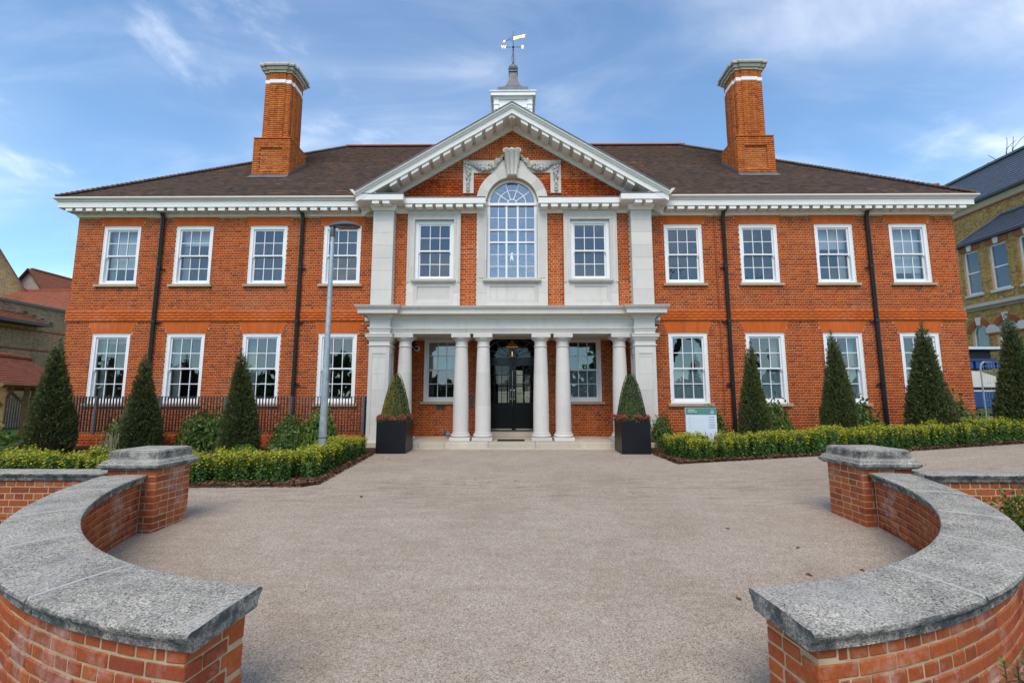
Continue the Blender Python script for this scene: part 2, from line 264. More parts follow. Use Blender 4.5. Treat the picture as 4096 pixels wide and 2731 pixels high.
# ------------------------------------------------------------------ helpers
WL={}
def zg(x,y):
    s=max(0.0,12.0-y); return -(0.02*s+0.0018*s*s)+0.045*max(0.0,x-3.5)
def tagp(o,label=None,cat=None,group=None,kind=None):
    for k,v in (('label',label),('category',cat),('group',group),('kind',kind)):
        if v: o[k]=v
    return o
def link(name,data,parent=None,loc=(0,0,0),rot=None):
    o=bpy.data.objects.new(name,data); COL.objects.link(o); o.location=loc; WL[o.name]=Vector(loc)
    if rot is not None: o.rotation_euler=rot
    if parent is not None:
        o.parent=parent; o.matrix_parent_inverse=Matrix.Translation(-WL[parent.name])
    return o
def empty(name,loc,label,cat,group=None,kind=None):
    o=link(name,None,None,loc); o.empty_display_size=.2; return tagp(o,label,cat,group,kind)
class MB:
    def __init__(s): s.v=[]; s.f=[]; s.mi=[]
    def add(s,vs,fs,mi=0):
        b=len(s.v); s.v+= [tuple(p) for p in vs]; s.f+=[tuple(i+b for i in f) for f in fs]; s.mi+=[mi]*len(fs); return s
    def box(s,x0,x1,y0,y1,z0,z1,mi=0,open_back=False):
        vs=[(x0,y0,z0),(x1,y0,z0),(x1,y1,z0),(x0,y1,z0),(x0,y0,z1),(x1,y0,z1),(x1,y1,z1),(x0,y1,z1)]
        fs=[(0,1,5,4),(1,2,6,5),(3,0,4,7),(4,5,6,7),(3,2,1,0)]
        if not open_back: fs.append((2,3,7,6))
        return s.add(vs,fs,mi)
    def cbox(s,x0,x1,y0,y1,z0,z1,c=.01,mi=0):       # box with chamfered edges all round
        import itertools
        vs=[];idx={}
        for X,Y,Z in itertools.product((0,1),(0,1),(0,1)):
            px,py,pz=(x0,x1)[X],(y0,y1)[Y],(z0,z1)[Z]; sx,sy,sz=(1,-1)[X],(1,-1)[Y],(1,-1)[Z]
            idx[X,Y,Z,0]=len(vs); vs.append((px,py+sy*c,pz+sz*c))
            idx[X,Y,Z,1]=len(vs); vs.append((px+sx*c,py,pz+sz*c))
            idx[X,Y,Z,2]=len(vs); vs.append((px+sx*c,py+sy*c,pz))
        fs=[]
        q=lambda *k:[idx[i] for i in k]
        for X in (0,1):
            f=q((X,0,0,0),(X,1,0,0),(X,1,1,0),(X,0,1,0)); fs.append(f if X else f[::-1])
        for Y in (0,1):
            f=q((0,Y,0,1),(1,Y,0,1),(1,Y,1,1),(0,Y,1,1)); fs.append(f[::-1] if Y else f)
        for Z in (0,1):
            f=q((0,0,Z,2),(1,0,Z,2),(1,1,Z,2),(0,1,Z,2)); fs.append(f if Z else f[::-1])
        for Y in (0,1):
            for Z in (0,1):
                f=q((0,Y,Z,1),(1,Y,Z,1),(1,Y,Z,2),(0,Y,Z,2)); fs.append(f if (Y!=Z)==False and Z==1 and Y==1 or (Y==0 and Z==0 and False) else f)
        for X in (0,1):
            for Z in (0,1): fs.append(q((X,0,Z,0),(X,1,Z,0),(X,1,Z,2),(X,0,Z,2)))
        for X in (0,1):
            for Y in (0,1): fs.append(q((X,Y,0,0),(X,Y,1,0),(X,Y,1,1),(X,Y,0,1)))
        for X in (0,1):
            for Y in (0,1):
                for Z in (0,1): fs.append(q((X,Y,Z,0),(X,Y,Z,1),(X,Y,Z,2)))
        return s.add(vs,fs,mi)
    def prism(s,poly,a0,a1,axis='y',mi=0):          # poly in the other two axes
        n=len(poly)
        P=(lambda p,a:(p[0],a,p[1])) if axis=='y' else ((lambda p,a:(a,p[0],p[1])) if axis=='x' else (lambda p,a:(p[0],p[1],a)))
        vs=[P(p,a0) for p in poly]+[P(p,a1) for p in poly]
        fs=[tuple(range(n)),tuple(range(2*n-1,n-1,-1))]+[(i,i+n,(i+1)%n+n,(i+1)%n) for i in range(n)]
        return s.add(vs,fs,mi)
    def lathe(s,prof,c=(0,0,0),n=24,mi=0,cap=True):
        vs=[];fs=[];m=len(prof)
        for r,z in prof:
            for i in range(n):
                a=2*PI*i/n; vs.append((c[0]+r*math.cos(a),c[1]+r*math.sin(a),c[2]+z))
        for j in range(m-1):
            for i in range(n): fs.append((j*n+i,j*n+(i+1)%n,(j+1)*n+(i+1)%n,(j+1)*n+i))
        if cap: fs.append(tuple(range(n-1,-1,-1))); fs.append(tuple((m-1)*n+i for i in range(n)))
        return s.add(vs,fs,mi)
    def tube(s,pts,rad,n=8,mi=0):
        pts=[Vector(p) for p in pts]; rs=rad if isinstance(rad,(list,tuple)) else [rad]*len(pts)
        vs=[];fs=[];ref=None
        for i,p in enumerate(pts):
            d=(pts[min(i+1,len(pts)-1)]-pts[max(i-1,0)]).normalized()
            if ref is None: ref=Vector((0,0,1)) if abs(d.z)<.9 else Vector((1,0,0))
            u=d.cross(ref).normalized(); w=d.cross(u)
            for k in range(n):
                a=2*PI*k/n; vs.append(p+rs[i]*(math.cos(a)*u+math.sin(a)*w))
        for i in range(len(pts)-1):
            for k in range(n): fs.append((i*n+k,i*n+(k+1)%n,(i+1)*n+(k+1)%n,(i+1)*n+k))
        fs.append(tuple(range(n))); fs.append(tuple((len(pts)-1)*n+k for k in range(n)))
        return s.add(vs,fs,mi)
    def sweep(s,prof,path,closed=False,mi=0,cap=True):   # prof (outward, z); outward is right of travel; mitred
        n=len(path);m=len(prof);vs=[];fs=[]
        for i in range(n):
            P=Vector(path[i])
            a=Vector(path[i-1]) if (i>0 or closed) else None; b=Vector(path[(i+1)%n]) if (i<n-1 or closed) else None
            ns=[]
            for u,w in ((a,P),(P,b)):
                if u is None or w is None: continue
                d=(w-u).normalized(); ns.append(Vector((d.y,-d.x)))
            if len(ns)==2:
                k=ns[0]+ns[1]; nn=k/(1+ns[0].dot(ns[1]))
            else: nn=ns[0]
            for o,z in prof: vs.append((P.x+nn.x*o,P.y+nn.y*o,z))
        e=n if closed else n-1
        for i in range(e):
            j=(i+1)%n
            for k in range(m-1): fs.append((i*m+k,j*m+k,j*m+k+1,i*m+k+1))
        if not closed and cap: fs.append(tuple(range(m))); fs.append(tuple((n-1)*m+k for k in range(m-1,-1,-1)))
        return s.add(vs,fs,mi)
    def ico(s,c,r,mi=0,sub=0,sc=(1,1,1)):
        t=(1+5**.5)/2; l=(1+t*t)**.5
        V=[(-1,t,0),(1,t,0),(-1,-t,0),(1,-t,0),(0,-1,t),(0,1,t),(0,-1,-t),(0,1,-t),(t,0,-1),(t,0,1),(-t,0,-1),(-t,0,1)]
        Fc=[(0,11,5),(0,5,1),(0,1,7),(0,7,10),(0,10,11),(1,5,9),(5,11,4),(11,10,2),(10,7,6),(7,1,8),(3,9,4),(3,4,2),(3,2,6),(3,6,8),(3,8,9),(4,9,5),(2,4,11),(6,2,10),(8,6,7),(9,8,1)]
        V=[Vector(v)/l for v in V]
        for _ in range(sub):
            nf=[];mid={}
            def md(a,b):
                k=(min(a,b),max(a,b))
                if k not in mid: V.append((V[a]+V[b]).normalized()); mid[k]=len(V)-1
                return mid[k]
            for a,b,c2 in Fc:
                x,y,z=md(a,b),md(b,c2),md(c2,a); nf+=[(a,x,z),(b,y,x),(c2,z,y),(x,y,z)]
            Fc=nf
        return s.add([(c[0]+v.x*r*sc[0],c[1]+v.y*r*sc[1],c[2]+v.z*r*sc[2]) for v in V],Fc,mi)
    def mesh(s,name,mats,smooth=False,auto=True):
        me=bpy.data.meshes.new(name); me.from_pydata(s.v,[],s.f)
        for m in (mats if isinstance(mats,(list,tuple)) else [mats]): me.materials.append(M[m])
        if isinstance(mats,(list,tuple)) and len(mats)>1: me.polygons.foreach_set('material_index',s.mi)
        if auto:
            import bmesh
            b=bmesh.new(); b.from_mesh(me); bmesh.ops.recalc_face_normals(b,faces=b.faces); b.to_mesh(me); b.free()
        if smooth:
            me.polygons.foreach_set('use_smooth',[True]*len(me.polygons)); me.set_sharp_from_angle(angle=R(35))
        me.update(); return me
    def build(s,name,mats,parent=None,loc=(0,0,0),rot=None,smooth=False,auto=True):
        return link(name,s.mesh(name,mats,smooth,auto),parent,loc,rot)
def quickmesh(name,V,Fq,mats,mi=None,smooth=False):   # numpy verts, quads or tris
    me=bpy.data.meshes.new(name); V=np.asarray(V,np.float32).reshape(-1,3); Fq=np.asarray(Fq,np.int32); k=Fq.shape[1]
    me.vertices.add(len(V)); me.vertices.foreach_set('co',V.ravel())
    me.loops.add(Fq.size); me.loops.foreach_set('vertex_index',Fq.ravel())
    me.polygons.add(len(Fq)); me.polygons.foreach_set('loop_start',np.arange(0,Fq.size,k,dtype=np.int32))
    for m in mats: me.materials.append(M[m])
    if mi is not None: me.polygons.foreach_set('material_index',np.asarray(mi,np.int32))
    if smooth: me.polygons.foreach_set('use_smooth',np.ones(len(Fq),bool))
    me.update(calc_edges=True); return me
# ---- bricks
GA=.075                                     # course gauge
def bond(intervals,z0,z1,phase=0.0,seed=0):
    """English bond on a vertical plane: list of (u0,u1,za,zb,full)."""
    outb=[]; n=int(round((z1-z0)/GA)); rr=random.Random(seed)
    for k in range(n):
        za=z0+k*GA+.005; zb=z0+(k+1)*GA-.005; zm=(za+zb)/2
        if zb>z1+.002: break
        st=(k%2==0); p=.225 if st else .1125
        for a,b in intervals(zm):
            u=math.floor((a-phase)/p-.5)*p+phase+(0 if st else .05625)
            while u<b:
                x0=max(u+.005,a+(.004 if u<a else 0)); x1=min(u+p-.005,b)
                if x1-x0>.03: outb.append((x0,x1,za+rr.uniform(-.001,.001),zb+rr.uniform(-.001,.001),abs(x1-x0-(p-.01))<1e-4))
                u+=p
    return outb
BV=np.array([(0,0,0),(1,0,0),(1,1,0),(0,1,0),(0,0,1),(1,0,1),(1,1,1),(0,1,1)],float)
BF=np.array([(0,1,5,4),(1,2,6,5),(3,0,4,7),(4,5,6,7),(3,2,1,0)])
class BrickPile:
    """bricks of one thing: lo corner, axes; the nearest go out one by one, the rest as one mesh."""
    def __init__(s): s.b=[]
    def plane(s,bricks,origin,udir,depth=.018,proud=.0):
        u=Vector(udir); n=Vector((u.y,-u.x,0))      # outward normal is right of u
        for x0,x1,z0,z1,full in bricks:
            d=random.uniform(-.0015,.0015)
            o=Vector(origin)+u*x0+n*(proud+d); s.b.append((o+Vector((0,0,z0)),u*(x1-x0),-n*depth,Vector((0,0,z1-z0)),full))
    def emit(s,parent,mat,nsingle=300,name='brick',chamfer=.004,stuffname='brickwork'):
        D=[]
        for i,(o,u,n,w,full) in enumerate(s.b):
            c=o+u/2; D.append(((c-Vector(CAM)).length if full else 1e9,i))
        D.sort(); sing=set(i for d,i in D[:nsingle] if d<1e8)
        cache={}
        for i in sing:
            o,u,n,w,full=s.b[i]; key=(round(u.length,3),round(n.length,3),random.randrange(3))
            if key not in cache:
                m=MB(); m.cbox(0,u.length,0,n.length,0,GA-.01,chamfer)
                j=random.Random(len(cache)); m.v=[(x+j.uniform(-.0012,.0012),y+j.uniform(-.0008,.0008),z+j.uniform(-.0012,.0012)) for x,y,z in m.v]
                cache[key]=m.mesh(name,mat)
            ud=u.normalized()
            link(name,cache[key],parent,o,Euler((0,-math.asin(max(-1,min(1,ud.z))),math.atan2(ud.y,ud.x))))
        rest=[b for i,b in enumerate(s.b) if i not in sing]
        if rest:
            V=np.empty((len(rest),8,3)); 
            for k,(o,u,n,w,_) in enumerate(rest):
                A=np.array([u,n,w]); V[k]=np.array(o)+BV@A
            Fq=(BF[None]+8*np.arange(len(rest))[:,None,None]).reshape(-1,4)
            o=link(stuffname,quickmesh(stuffname,V,Fq,[mat]),parent); o['kind']='stuff'
def subtract(iv,a,b):
    r=[]
    for x,y in iv:
        if b<=x or a>=y: r.append((x,y)); continue
        if a>x: r.append((x,a))
        if b<y: r.append((b,y))
    return r
# ------------------------------------------------------------------ ground, drive, beds
def sheet(name,xs,ys,off,mat,zf=zg,kind='structure'):
    V=[(x,y,zf(x,y)+off) for y in ys for x in xs]; n=len(xs)
    Fq=[(j*n+i,j*n+i+1,(j+1)*n+i+1,(j+1)*n+i) for j in range(len(ys)-1) for i in range(n-1)]
    o=link(name,quickmesh(name,V,Fq,[mat],smooth=True)); o['kind']=kind; return o
xs=[-900,-300,-100,-40,-20]+list(np.arange(-14,20.1,1.0))+[30,60,120,300,900]
ys=[-900,-300,-90,-30,-12]+list(np.arange(-8,14.1,1.0))+[16,20,30,60,120,300,900]
def zground(x,y):
    return zg(min(x,20),max(y,-10))
sheet('ground',xs,ys,-.06,'grass',zground)
dr=sheet('driveway',list(np.arange(-13,21.1,.5)),list(np.arange(-9,13.01,.5)),0,'gravel')
def bed(name,poly,label_off=.03):
    # polygon fan-filled on a fine grid that follows the ground
    from mathutils.geometry import intersect_point_tri_2d
    px=[p[0] for p in poly]; py=[p[1] for p in poly]
    m=MB(); import bmesh
    b=bmesh.new(); f=b.faces.new([b.verts.new((x,y,0)) for x,y in poly]); bmesh.ops.triangulate(b,faces=b.faces[:])
    for _ in range(5): bmesh.ops.subdivide_edges(b,edges=[e for e in b.edges if e.calc_length()>.5],cuts=1,use_grid_fill=True); bmesh.ops.triangulate(b,faces=b.faces[:])
    for v in b.verts: v.co.z=zg(v.co.x,v.co.y)+(.004 if any(e.is_boundary for e in v.link_edges) else label_off)
    me=bpy.data.meshes.new(name); b.to_mesh(me); b.free(); me.materials.append(M['mulchbase']); o=link(name,me); o['kind']='structure'; return o
BEDL=[(-3.32,12.2),(-3.30,11.1),(-3.20,7.86),(-3.42,7.66),(-5.2,7.60),(-14,7.5),(-14,13.0),(-3.9,13.0)]
BEDR=[(3.40,12.2),(3.40,11.1),(3.51,9.80),(4.84,9.88),(6.67,10.0),(8.68,10.09),(11.4,10.38),(16,11.2),(16,13.0),(3.95,13.0)]
bed('mulch_bed',BEDL); bed('mulch_bed',BEDR)
def chips(name,poly_edges,n,spread):
    V=[];Fq=[]
    for _ in range(n):
        k=random.randrange(len(poly_edges)); (ax,ay),(bx,by)=poly_edges[k]; t=random.random()
        L_=math.hypot(bx-ax,by-ay); nx,ny=-(by-ay)/L_,(bx-ax)/L_
        o=random.random()**1.3*spread-.02; x=ax+(bx-ax)*t+nx*o; y=ay+(by-ay)*t+ny*o
        l=random.uniform(.014,.042); w=random.uniform(.006,.014); a=random.uniform(0,PI); z=zg(x,y)+random.uniform(.018,.042) if o>.03 else zg(x,y)+.008
        tl=random.uniform(-.35,.35); dx,dy=math.cos(a),math.sin(a); b=len(V)
        for su,sv in ((-1,-1),(1,-1),(1,1),(-1,1)):
            V.append((x+dx*l*su-dy*w*sv,y+dy*l*su+dx*w*sv,z+tl*l*su+random.uniform(-.002,.002)))
        Fq.append((b,b+1,b+2,b+3))
    o=link(name,quickmesh(name,V,Fq,['mulch'])); tagp(o,kind='stuff'); return o
eL=[(BEDL[i+1],BEDL[i]) for i in range(0,4)]; eL=[((-3.30,11.1),(-3.20,7.86)),((-3.20,7.86),(-3.42,7.66)),((-3.42,7.66),(-5.2,7.60))]
c1=chips('bark_chips',[(b,a) for a,b in eL],6000,.55); tagp(c1,'brown bark chips along the edge of the bed left of the entrance','bark chips')
eR=[((3.40,11.1),(3.51,9.8)),((3.51,9.8),(4.84,9.88)),((4.84,9.88),(6.67,10.0)),((6.67,10.0),(8.68,10.09)),((8.68,10.09),(11.4,10.38)),((11.4,10.38),(16,11.2))]
c2=chips('bark_chips',eR,9000,.5); tagp(c2,'brown bark chips along the edge of the bed right of the entrance','bark chips')
bed('planting_bed',[(-2.6,2.55),(-3.9,3.6),(-4.7,5.4),(-12,5.4),(-12,-3),(-2.0,-3),(-1.6,1.9)],.03)
bed('planting_bed',[(2.6,2.5),(4.0,3.6),(4.8,5.4),(14,5.4),(14,-3),(2.2,-3),(1.7,1.9)],.03)
# ------------------------------------------------------------------ the mansion
WY=13.05; CB=12.85; CP=12.60; PWY=14.15; HX=13.05
house=empty('brick_mansion',(0,13.05,0),'large two storey red brick mansion with white sash windows and stone columned entrance','mansion')
pile=BrickPile()
WC=[s*x for x in (5.06,7.28,9.50,11.69) for s in (-1,1)]
WW=1.11; UZ0,UZ1=4.64,6.42; LZ0,LZ1=1.16,3.17
def flare(zb,zt,x,z): # half width of the splayed flat arch at height z
    return WW/2+.02+.13*(z-zb)/(zt-zb)
def wing_iv(sg):
    def f(z):
        iv=[(4.01,HX-.002)]
        for c in (5.06,7.28,9.50,11.69):
            for z0,z1,za in ((UZ0-.075,UZ1,6.70),(LZ0-.085,LZ1,3.52)):
                if z0<z<z1:
                    h=WW/2+(.09 if z<z0+.075 else 0); iv=subtract(iv,c-h,c+h)
                elif z1<=z<za: h=flare(z1,za,c,z); iv=subtract(iv,c-h,c+h)
        if 3.52<z<3.84: iv=[]
        if 3.45<z<3.9: iv=subtract(iv,3.8,4.28)
        return iv if sg>0 else [(-b,-a) for a,b in iv][::-1]
    return f
for sg in (-1,1): pile.plane(bond(wing_iv(sg),-.08,6.72,.0,sg),(0,WY,0),(1,0,0))
# quoin side walls seen at a grazing angle from other positions
for sg in (-1,1):
    b=bond(lambda z:[(0.0,4.0)],-.08,6.72,0,3)
    if sg>0: pile.plane(b,(HX,WY+.02,0),(0,1,0))
    else: pile.plane([( -x1,-x0,z0,z1,f) for x0,x1,z0,z1,f in b],(-HX,WY+.02,0),(0,-1,0))
# centre brick strips and tympanum
def centre_iv(z):
    return [(-3.42,-3.05),(-1.50,-1.03),(1.03,1.50),(3.05,3.42)]
pile.plane(bond(centre_iv,3.78,6.72,.02,5),(0,CB,0),(1,0,0))
RS=.604; ZA=9.75                               # raking slope, apex height
def tymp_iv(z):
    h=(9.33-z)/RS
    if h<=0: return []
    iv=[(-h,h)]; r2=1.0-(z-7.05)**2
    if r2>0: r=math.sqrt(r2); iv=subtract(iv,-r,r)
    return iv
pile.plane(bond(tymp_iv,7.05,9.33,.03,6),(0,CB,0),(1,0,0))
def porch_iv(z):
    iv=[(-3.5,3.5)]
    if 1.10<z<3.18:
        for c in (-2.2,2.2): iv=subtract(iv,c-.555-(.06 if z<1.2 else 0),c+.555+(.06 if z<1.2 else 0))
    return subtract(iv,-1.0,1.0)
pile.plane(bond(porch_iv,.16,3.12,.04,8),(0,PWY,0),(1,0,0))
# porch side walls behind the antae
bs=bond(lambda z:[(0,1.3)],.16,3.12,0,9)
pile.plane([(-x1,-x0,z0,z1,f) for x0,x1,z0,z1,f in bs],(3.5,12.85,0),(0,-1,0))
pile.plane(bs,(-3.5,12.85,0),(0,1,0))
pile.emit(house,'brick',300)
# mortar backing walls with their openings
def backing(name,Y,rects,xs0,zs0,mat='mortar',skip=None):
    m=MB(); xs=sorted(set(xs0+[r[0] for r in rects]+[r[1] for r in rects])); zs=sorted(set(zs0+[r[2] for r in rects]+[r[3] for r in rects]))
    for i in range(len(xs)-1):
        for j in range(len(zs)-1):
            cx_,cz=(xs[i]+xs[i+1])/2,(zs[j]+zs[j+1])/2
            if any(r[0]<cx_<r[1] and r[2]<cz<r[3] for r in rects): continue
            if skip and skip(cx_,cz): continue
            m.box(xs[i],xs[i+1],Y,Y+.2,zs[j],zs[j+1])
    return m.build(name,mat,house)
hole=WW/2+.001
for sg in (-1,1):
    rc=[(sg*c-hole,sg*c+hole,z0-.001,z1+.001) for c in (5.06,7.28,9.50,11.69) for z0,z1 in ((UZ0,UZ1),(LZ0,LZ1))]
    backing('mortar_backing',WY+.0025,rc,[sg*3.9,sg*(HX-.004)],[-.3,6.9])
m=MB()
for sg in (-1,1): m.box(*sorted((sg*(HX-.005),sg*(HX-.2))),WY+.21,24.65,-.3,6.9)
m.box(-HX+.2,-1.0,24.45,24.65,-.3,6.9); m.box(1.1,HX-.2,24.45,24.65,-.3,6.9); m.box(-1.0,1.1,24.45,24.65,2.85,6.9); m.box(-1.0,1.1,24.45,24.65,-.3,.75)
m.build('mortar_backing','mortar',house)
backing('mortar_backing',CB+.0025,[(-2.842,-1.698,4.69,6.502),(1.698,2.842,4.69,6.502),(-.74,.74,4.70,7.75)],[-3.95,3.95],[3.6,7.08])
# tympanum backing: a slab with a round-headed hole
m=MB(); arc=[(.74*math.cos(a),7.05+.74*math.sin(a)) for a in np.linspace(0,PI,17)]
ou=[(3.7,7.08),(3.7,7.08)]
top=lambda x:9.36-abs(x)*RS
pts_o=[(3.75,7.081)]+[(x,top(x)) for x in np.linspace(3.7,-3.7,15)]+[(-3.75,7.081)]
for i in range(16):
    m.prism([arc[i],pts_o[i],pts_o[i+1],arc[i+1]],CB+.0025,CB+.2,'y')
m.build('mortar_backing','mortar',house)
backing('mortar_backing',PWY+.0025,[(-2.2-hole,-2.2+hole,1.199,3.181),(2.2-hole,2.2+hole,1.199,3.181),(-.92,.92,.2,3.3)],[-3.7,3.7],[-.1,3.5])
m=MB()
for sg in (-1,1): m.box(*sorted((sg*3.504,sg*3.8)),12.86,14.15,-.1,3.3)
m.build('mortar_backing','mortar',house)
# interior: rooms behind the windows, hall behind the door
m=MB()
for sg in (-1,1):
    m.box(*sorted((sg*4.0,sg*12.8)),16.6,16.7,-.2,6.9); m.box(*sorted((sg*4.0,sg*12.84)),13.26,16.6,3.50,3.60)
    m.box(*sorted((sg*4.0,sg*12.84)),13.26,16.6,6.86,6.92); m.box(*sorted((sg*4.0,sg*12.84)),13.26,16.6,.2,.3)
    for x in (3.95,6.17,8.39,10.6): m.box(*sorted((sg*x,sg*(x+.08))),13.26,16.6,.3,6.86)
m.box(-3.9,3.9,15.6,15.7,3.6,8.0); m.box(-3.9,3.9,13.06,15.6,4.0,4.1); m.box(-3.9,3.9,13.06,15.6,8.0,8.05)
for sg in (-1,1):
    m.box(*sorted((sg*1.05,sg*1.12)),13.06,15.6,4.1,8.0); m.box(*sorted((sg*1.2,sg*3.9)),16.0,16.1,.1,3.5); m.box(*sorted((sg*1.2,sg*1.26)),14.36,24.4,.1,3.5)
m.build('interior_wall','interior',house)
m=MB(); m.box(-1.2,1.2,14.36,24.4,3.40,3.5); m.box(-1.2,1.2,14.36,24.4,.2,.28)
for sg in (-1,1): m.box(*sorted((sg*1.14,sg*1.19)),14.36,24.4,.28,3.4)
m.box(-1.13,-.75,22.0,22.1,.28,3.4); m.box(.95,1.13,22.0,22.1,.28,3.4); m.box(-.75,.95,22.0,22.1,2.62,3.4)
for x in (-.3,.1,.5): m.box(x-.03,x+.03,22.0,22.06,.28,2.6)
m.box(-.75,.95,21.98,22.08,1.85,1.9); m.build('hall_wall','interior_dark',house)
MB().box(.62,.80,17.2,17.25,.28,2.6).build('hall_door','timber',house)
# ------------------------------------------------------------------ sash windows
PANES={}
def pane(w,h,parent,x,y,z,mat='glass'):
    k=(round(w,3),round(h,3),mat)
    if k not in PANES: PANES[k]=MB().box(-w/2-.006,w/2+.006,-.002,.002,-h/2-.006,h/2+.006).mesh('pane',mat)
    return link('pane',PANES[k],parent,(x,y,z),Euler((R(random.gauss(0,.35)),0,R(random.gauss(0,.35)))))
ARCH={}
def arch_bricks(parent,cx_,Y,zb,zt,n=13):
    for i in range(n):
        k=(i,round(zt-zb,3))
        if k not in ARCH:
            h=zt-zb; w0=WW/2+.02; w1=w0+.13
            f=lambda t,top:(-1+2*t)*(w1 if top else w0)
            g=.0018; a,b=i/n,(i+1)/n
            rise=lambda t:.018*(1-(2*t-1)**2)
            P=[(f(a,0)+g,rise(a)),(f(b,0)-g,rise(b)),(f(b,1)-g,h),(f(a,1)+g,h)]
            ARCH[k]=MB().prism(P,-.004,.05,'y').mesh('arch_brick','rubbed')
        link('arch_brick',ARCH[k],parent,(cx_,Y,zb))
def sash_window(cx_,Y,z0,z1,w=WW,arch=None,sill=True,curt=0,blind=0,film=False,lower_open=0):
    h=z1-z0; c=.095; d=Y+.022
    m=MB(); m.box(cx_-w/2,cx_-w/2+c,d,d+.13,z0,z1); m.box(cx_+w/2-c,cx_+w/2,d,d+.13,z0,z1)
    m.box(cx_-w/2+c,cx_+w/2-c,d,d+.13,z1-c,z1); m.box(cx_-w/2+c,cx_+w/2-c,d-.012,d+.13,z0,z0+.055)
    # bead round the casing
    e=.022
    m.box(cx_-w/2-.012,cx_-w/2+e,d-.012,d,z0,z1); m.box(cx_+w/2-e,cx_+w/2+.012,d-.012,d,z0,z1); m.box(cx_-w/2+e,cx_+w/2-e,d-.012,d,z1-e,z1+.012)
    win=m.build('window','white',house)
    x0,x1=cx_-w/2+c,cx_+w/2-c; zb,zt=z0+.055,z1-c; zm=(zb+zt)/2+.01
    for nm,za,zc,yy,br,tr in (('upper_sash',zm-.02,zt,d+.035,.042,.045),('lower_sash',zb,zm+.02,d+.082,.085,.042)):
        s=MB(); st=.042
        s.box(x0,x0+st,yy,yy+.042,za,zc); s.box(x1-st,x1,yy,yy+.042,za,zc); s.box(x0+st,x1-st,yy,yy+.042,zc-tr,zc); s.box(x0+st,x1-st,yy-(.004 if nm[0]=='u' else 0),yy+.042,za,za+br)
        gx0,gx1,gz0,gz1=x0+st,x1-st,za+br,zc-tr; bw=.021
        for i in (1,2): xx=gx0+(gx1-gx0)*i/3; s.box(xx-bw/2,xx+bw/2,yy+.004,yy+.036,gz0,gz1)
        zz_=(gz0+gz1)/2; s.box(gx0,gx1,yy+.007,yy+.033,zz_-bw/2,zz_+bw/2)
        if nm[0]=='u':
            for sx in (-1,1):
                xe=x0+st/2 if sx<0 else x1-st/2; s.prism([(xe-.018,za),(xe+.018,za),(xe+.012,za-.05),(xe-.012,za-.05)],yy,yy+.04,'y')
        s.build(nm,'white',win)
        pw=(gx1-gx0-2*bw)/3; ph=(gz1-gz0-bw)/2
        for i in range(3):
            for j in range(2): pane(pw,ph,win,gx0+pw/2+i*(pw+bw),yy+.022,gz0+ph/2+j*(ph+bw))
        if film and nm[0]=='l':
            for i in range(3):
                for j in range(2):
                    xx=gx0+pw/2+i*(pw+bw); zz2=gz0+ph/2+j*(ph+bw); yf=yy+.034
                    f=MB(); f.box(xx-pw/2,xx+pw/2,yf,yf+.003,zz2-ph/2,zz2+ph/2,0)
                    for t in (.045,.075):
                        a,b=pw/2-t,ph/2-t; q=.004
                        f.box(xx-a,xx+a,yf-.002,yf-.0005,zz2-b,zz2-b+q,1); f.box(xx-a,xx+a,yf-.002,yf-.0005,zz2+b-q,zz2+b,1); f.box(xx-a,xx-a+q,yf-.002,yf-.0005,zz2-b+q,zz2+b-q,1); f.box(xx+a-q,xx+a,yf-.002,yf-.0005,zz2-b+q,zz2+b-q,1)
                    f.build('film_panel',['film','film_line'],win)
    if sill:
        a=.11; sm=MB().cbox(cx_-w/2-a+.02,cx_+w/2+a-.02,Y-.075,Y+.10,z0-.082,z0-.003,.006); sm.build('sill','stone_sill',win)
    if arch: arch_bricks(win,cx_,Y-.002,z1+.004,arch)
    if curt:
        n=18
        for sx in (-1,1):
            if not (curt&(1 if sx<0 else 2)): continue
            wd=.20; s=MB(); xa=x0-.02 if sx<0 else x1+.02-wd
            P=[(xa+wd*i/n,Y+.30+.025*math.sin(i*2.1+cx_)) for i in range(n+1)]
            s.add([(x,y,z) for z in (zb-.05,zt+.1) for x,y in P],[(i,i+1,i+n+2,i+n+1) for i in range(n)])
            s.build('curtain','curtain',win)
    if blind>0:
        MB().box(x0-.02,x1+.02,Y+.25,Y+.26,zt+.05-(zt-zb)*blind,zt+.05).build('blind','blind',win)
    return win
for c in WC:
    a=abs(c); left=c<0
    up=dict(curt=0,blind=0)
    if left and a>11: up=dict(curt=1,blind=.75)
    elif left and a>9: up=dict(curt=1,blind=.3)
    elif left: up=dict(curt=0)
    elif a>11: up=dict(curt=3,blind=.85)
    elif a>9: up=dict(curt=2,blind=.4)
    sash_window(c,WY,UZ0,UZ1,arch=6.70,**up)
    sash_window(c,WY,LZ0,LZ1,arch=3.515,curt=(1 if left else 2) if a<9 else (1 if left else 2),film=not left,blind=.12 if left and a>11 else 0)
for c in (-2.2,2.2):
    sash_window(c,PWY,1.20,3.18,film=c>0,blind=.55 if c<0 else 0)
    sash_window(c*2.27/2.2,CB+.02,4.70,6.50,w=1.14,sill=False)
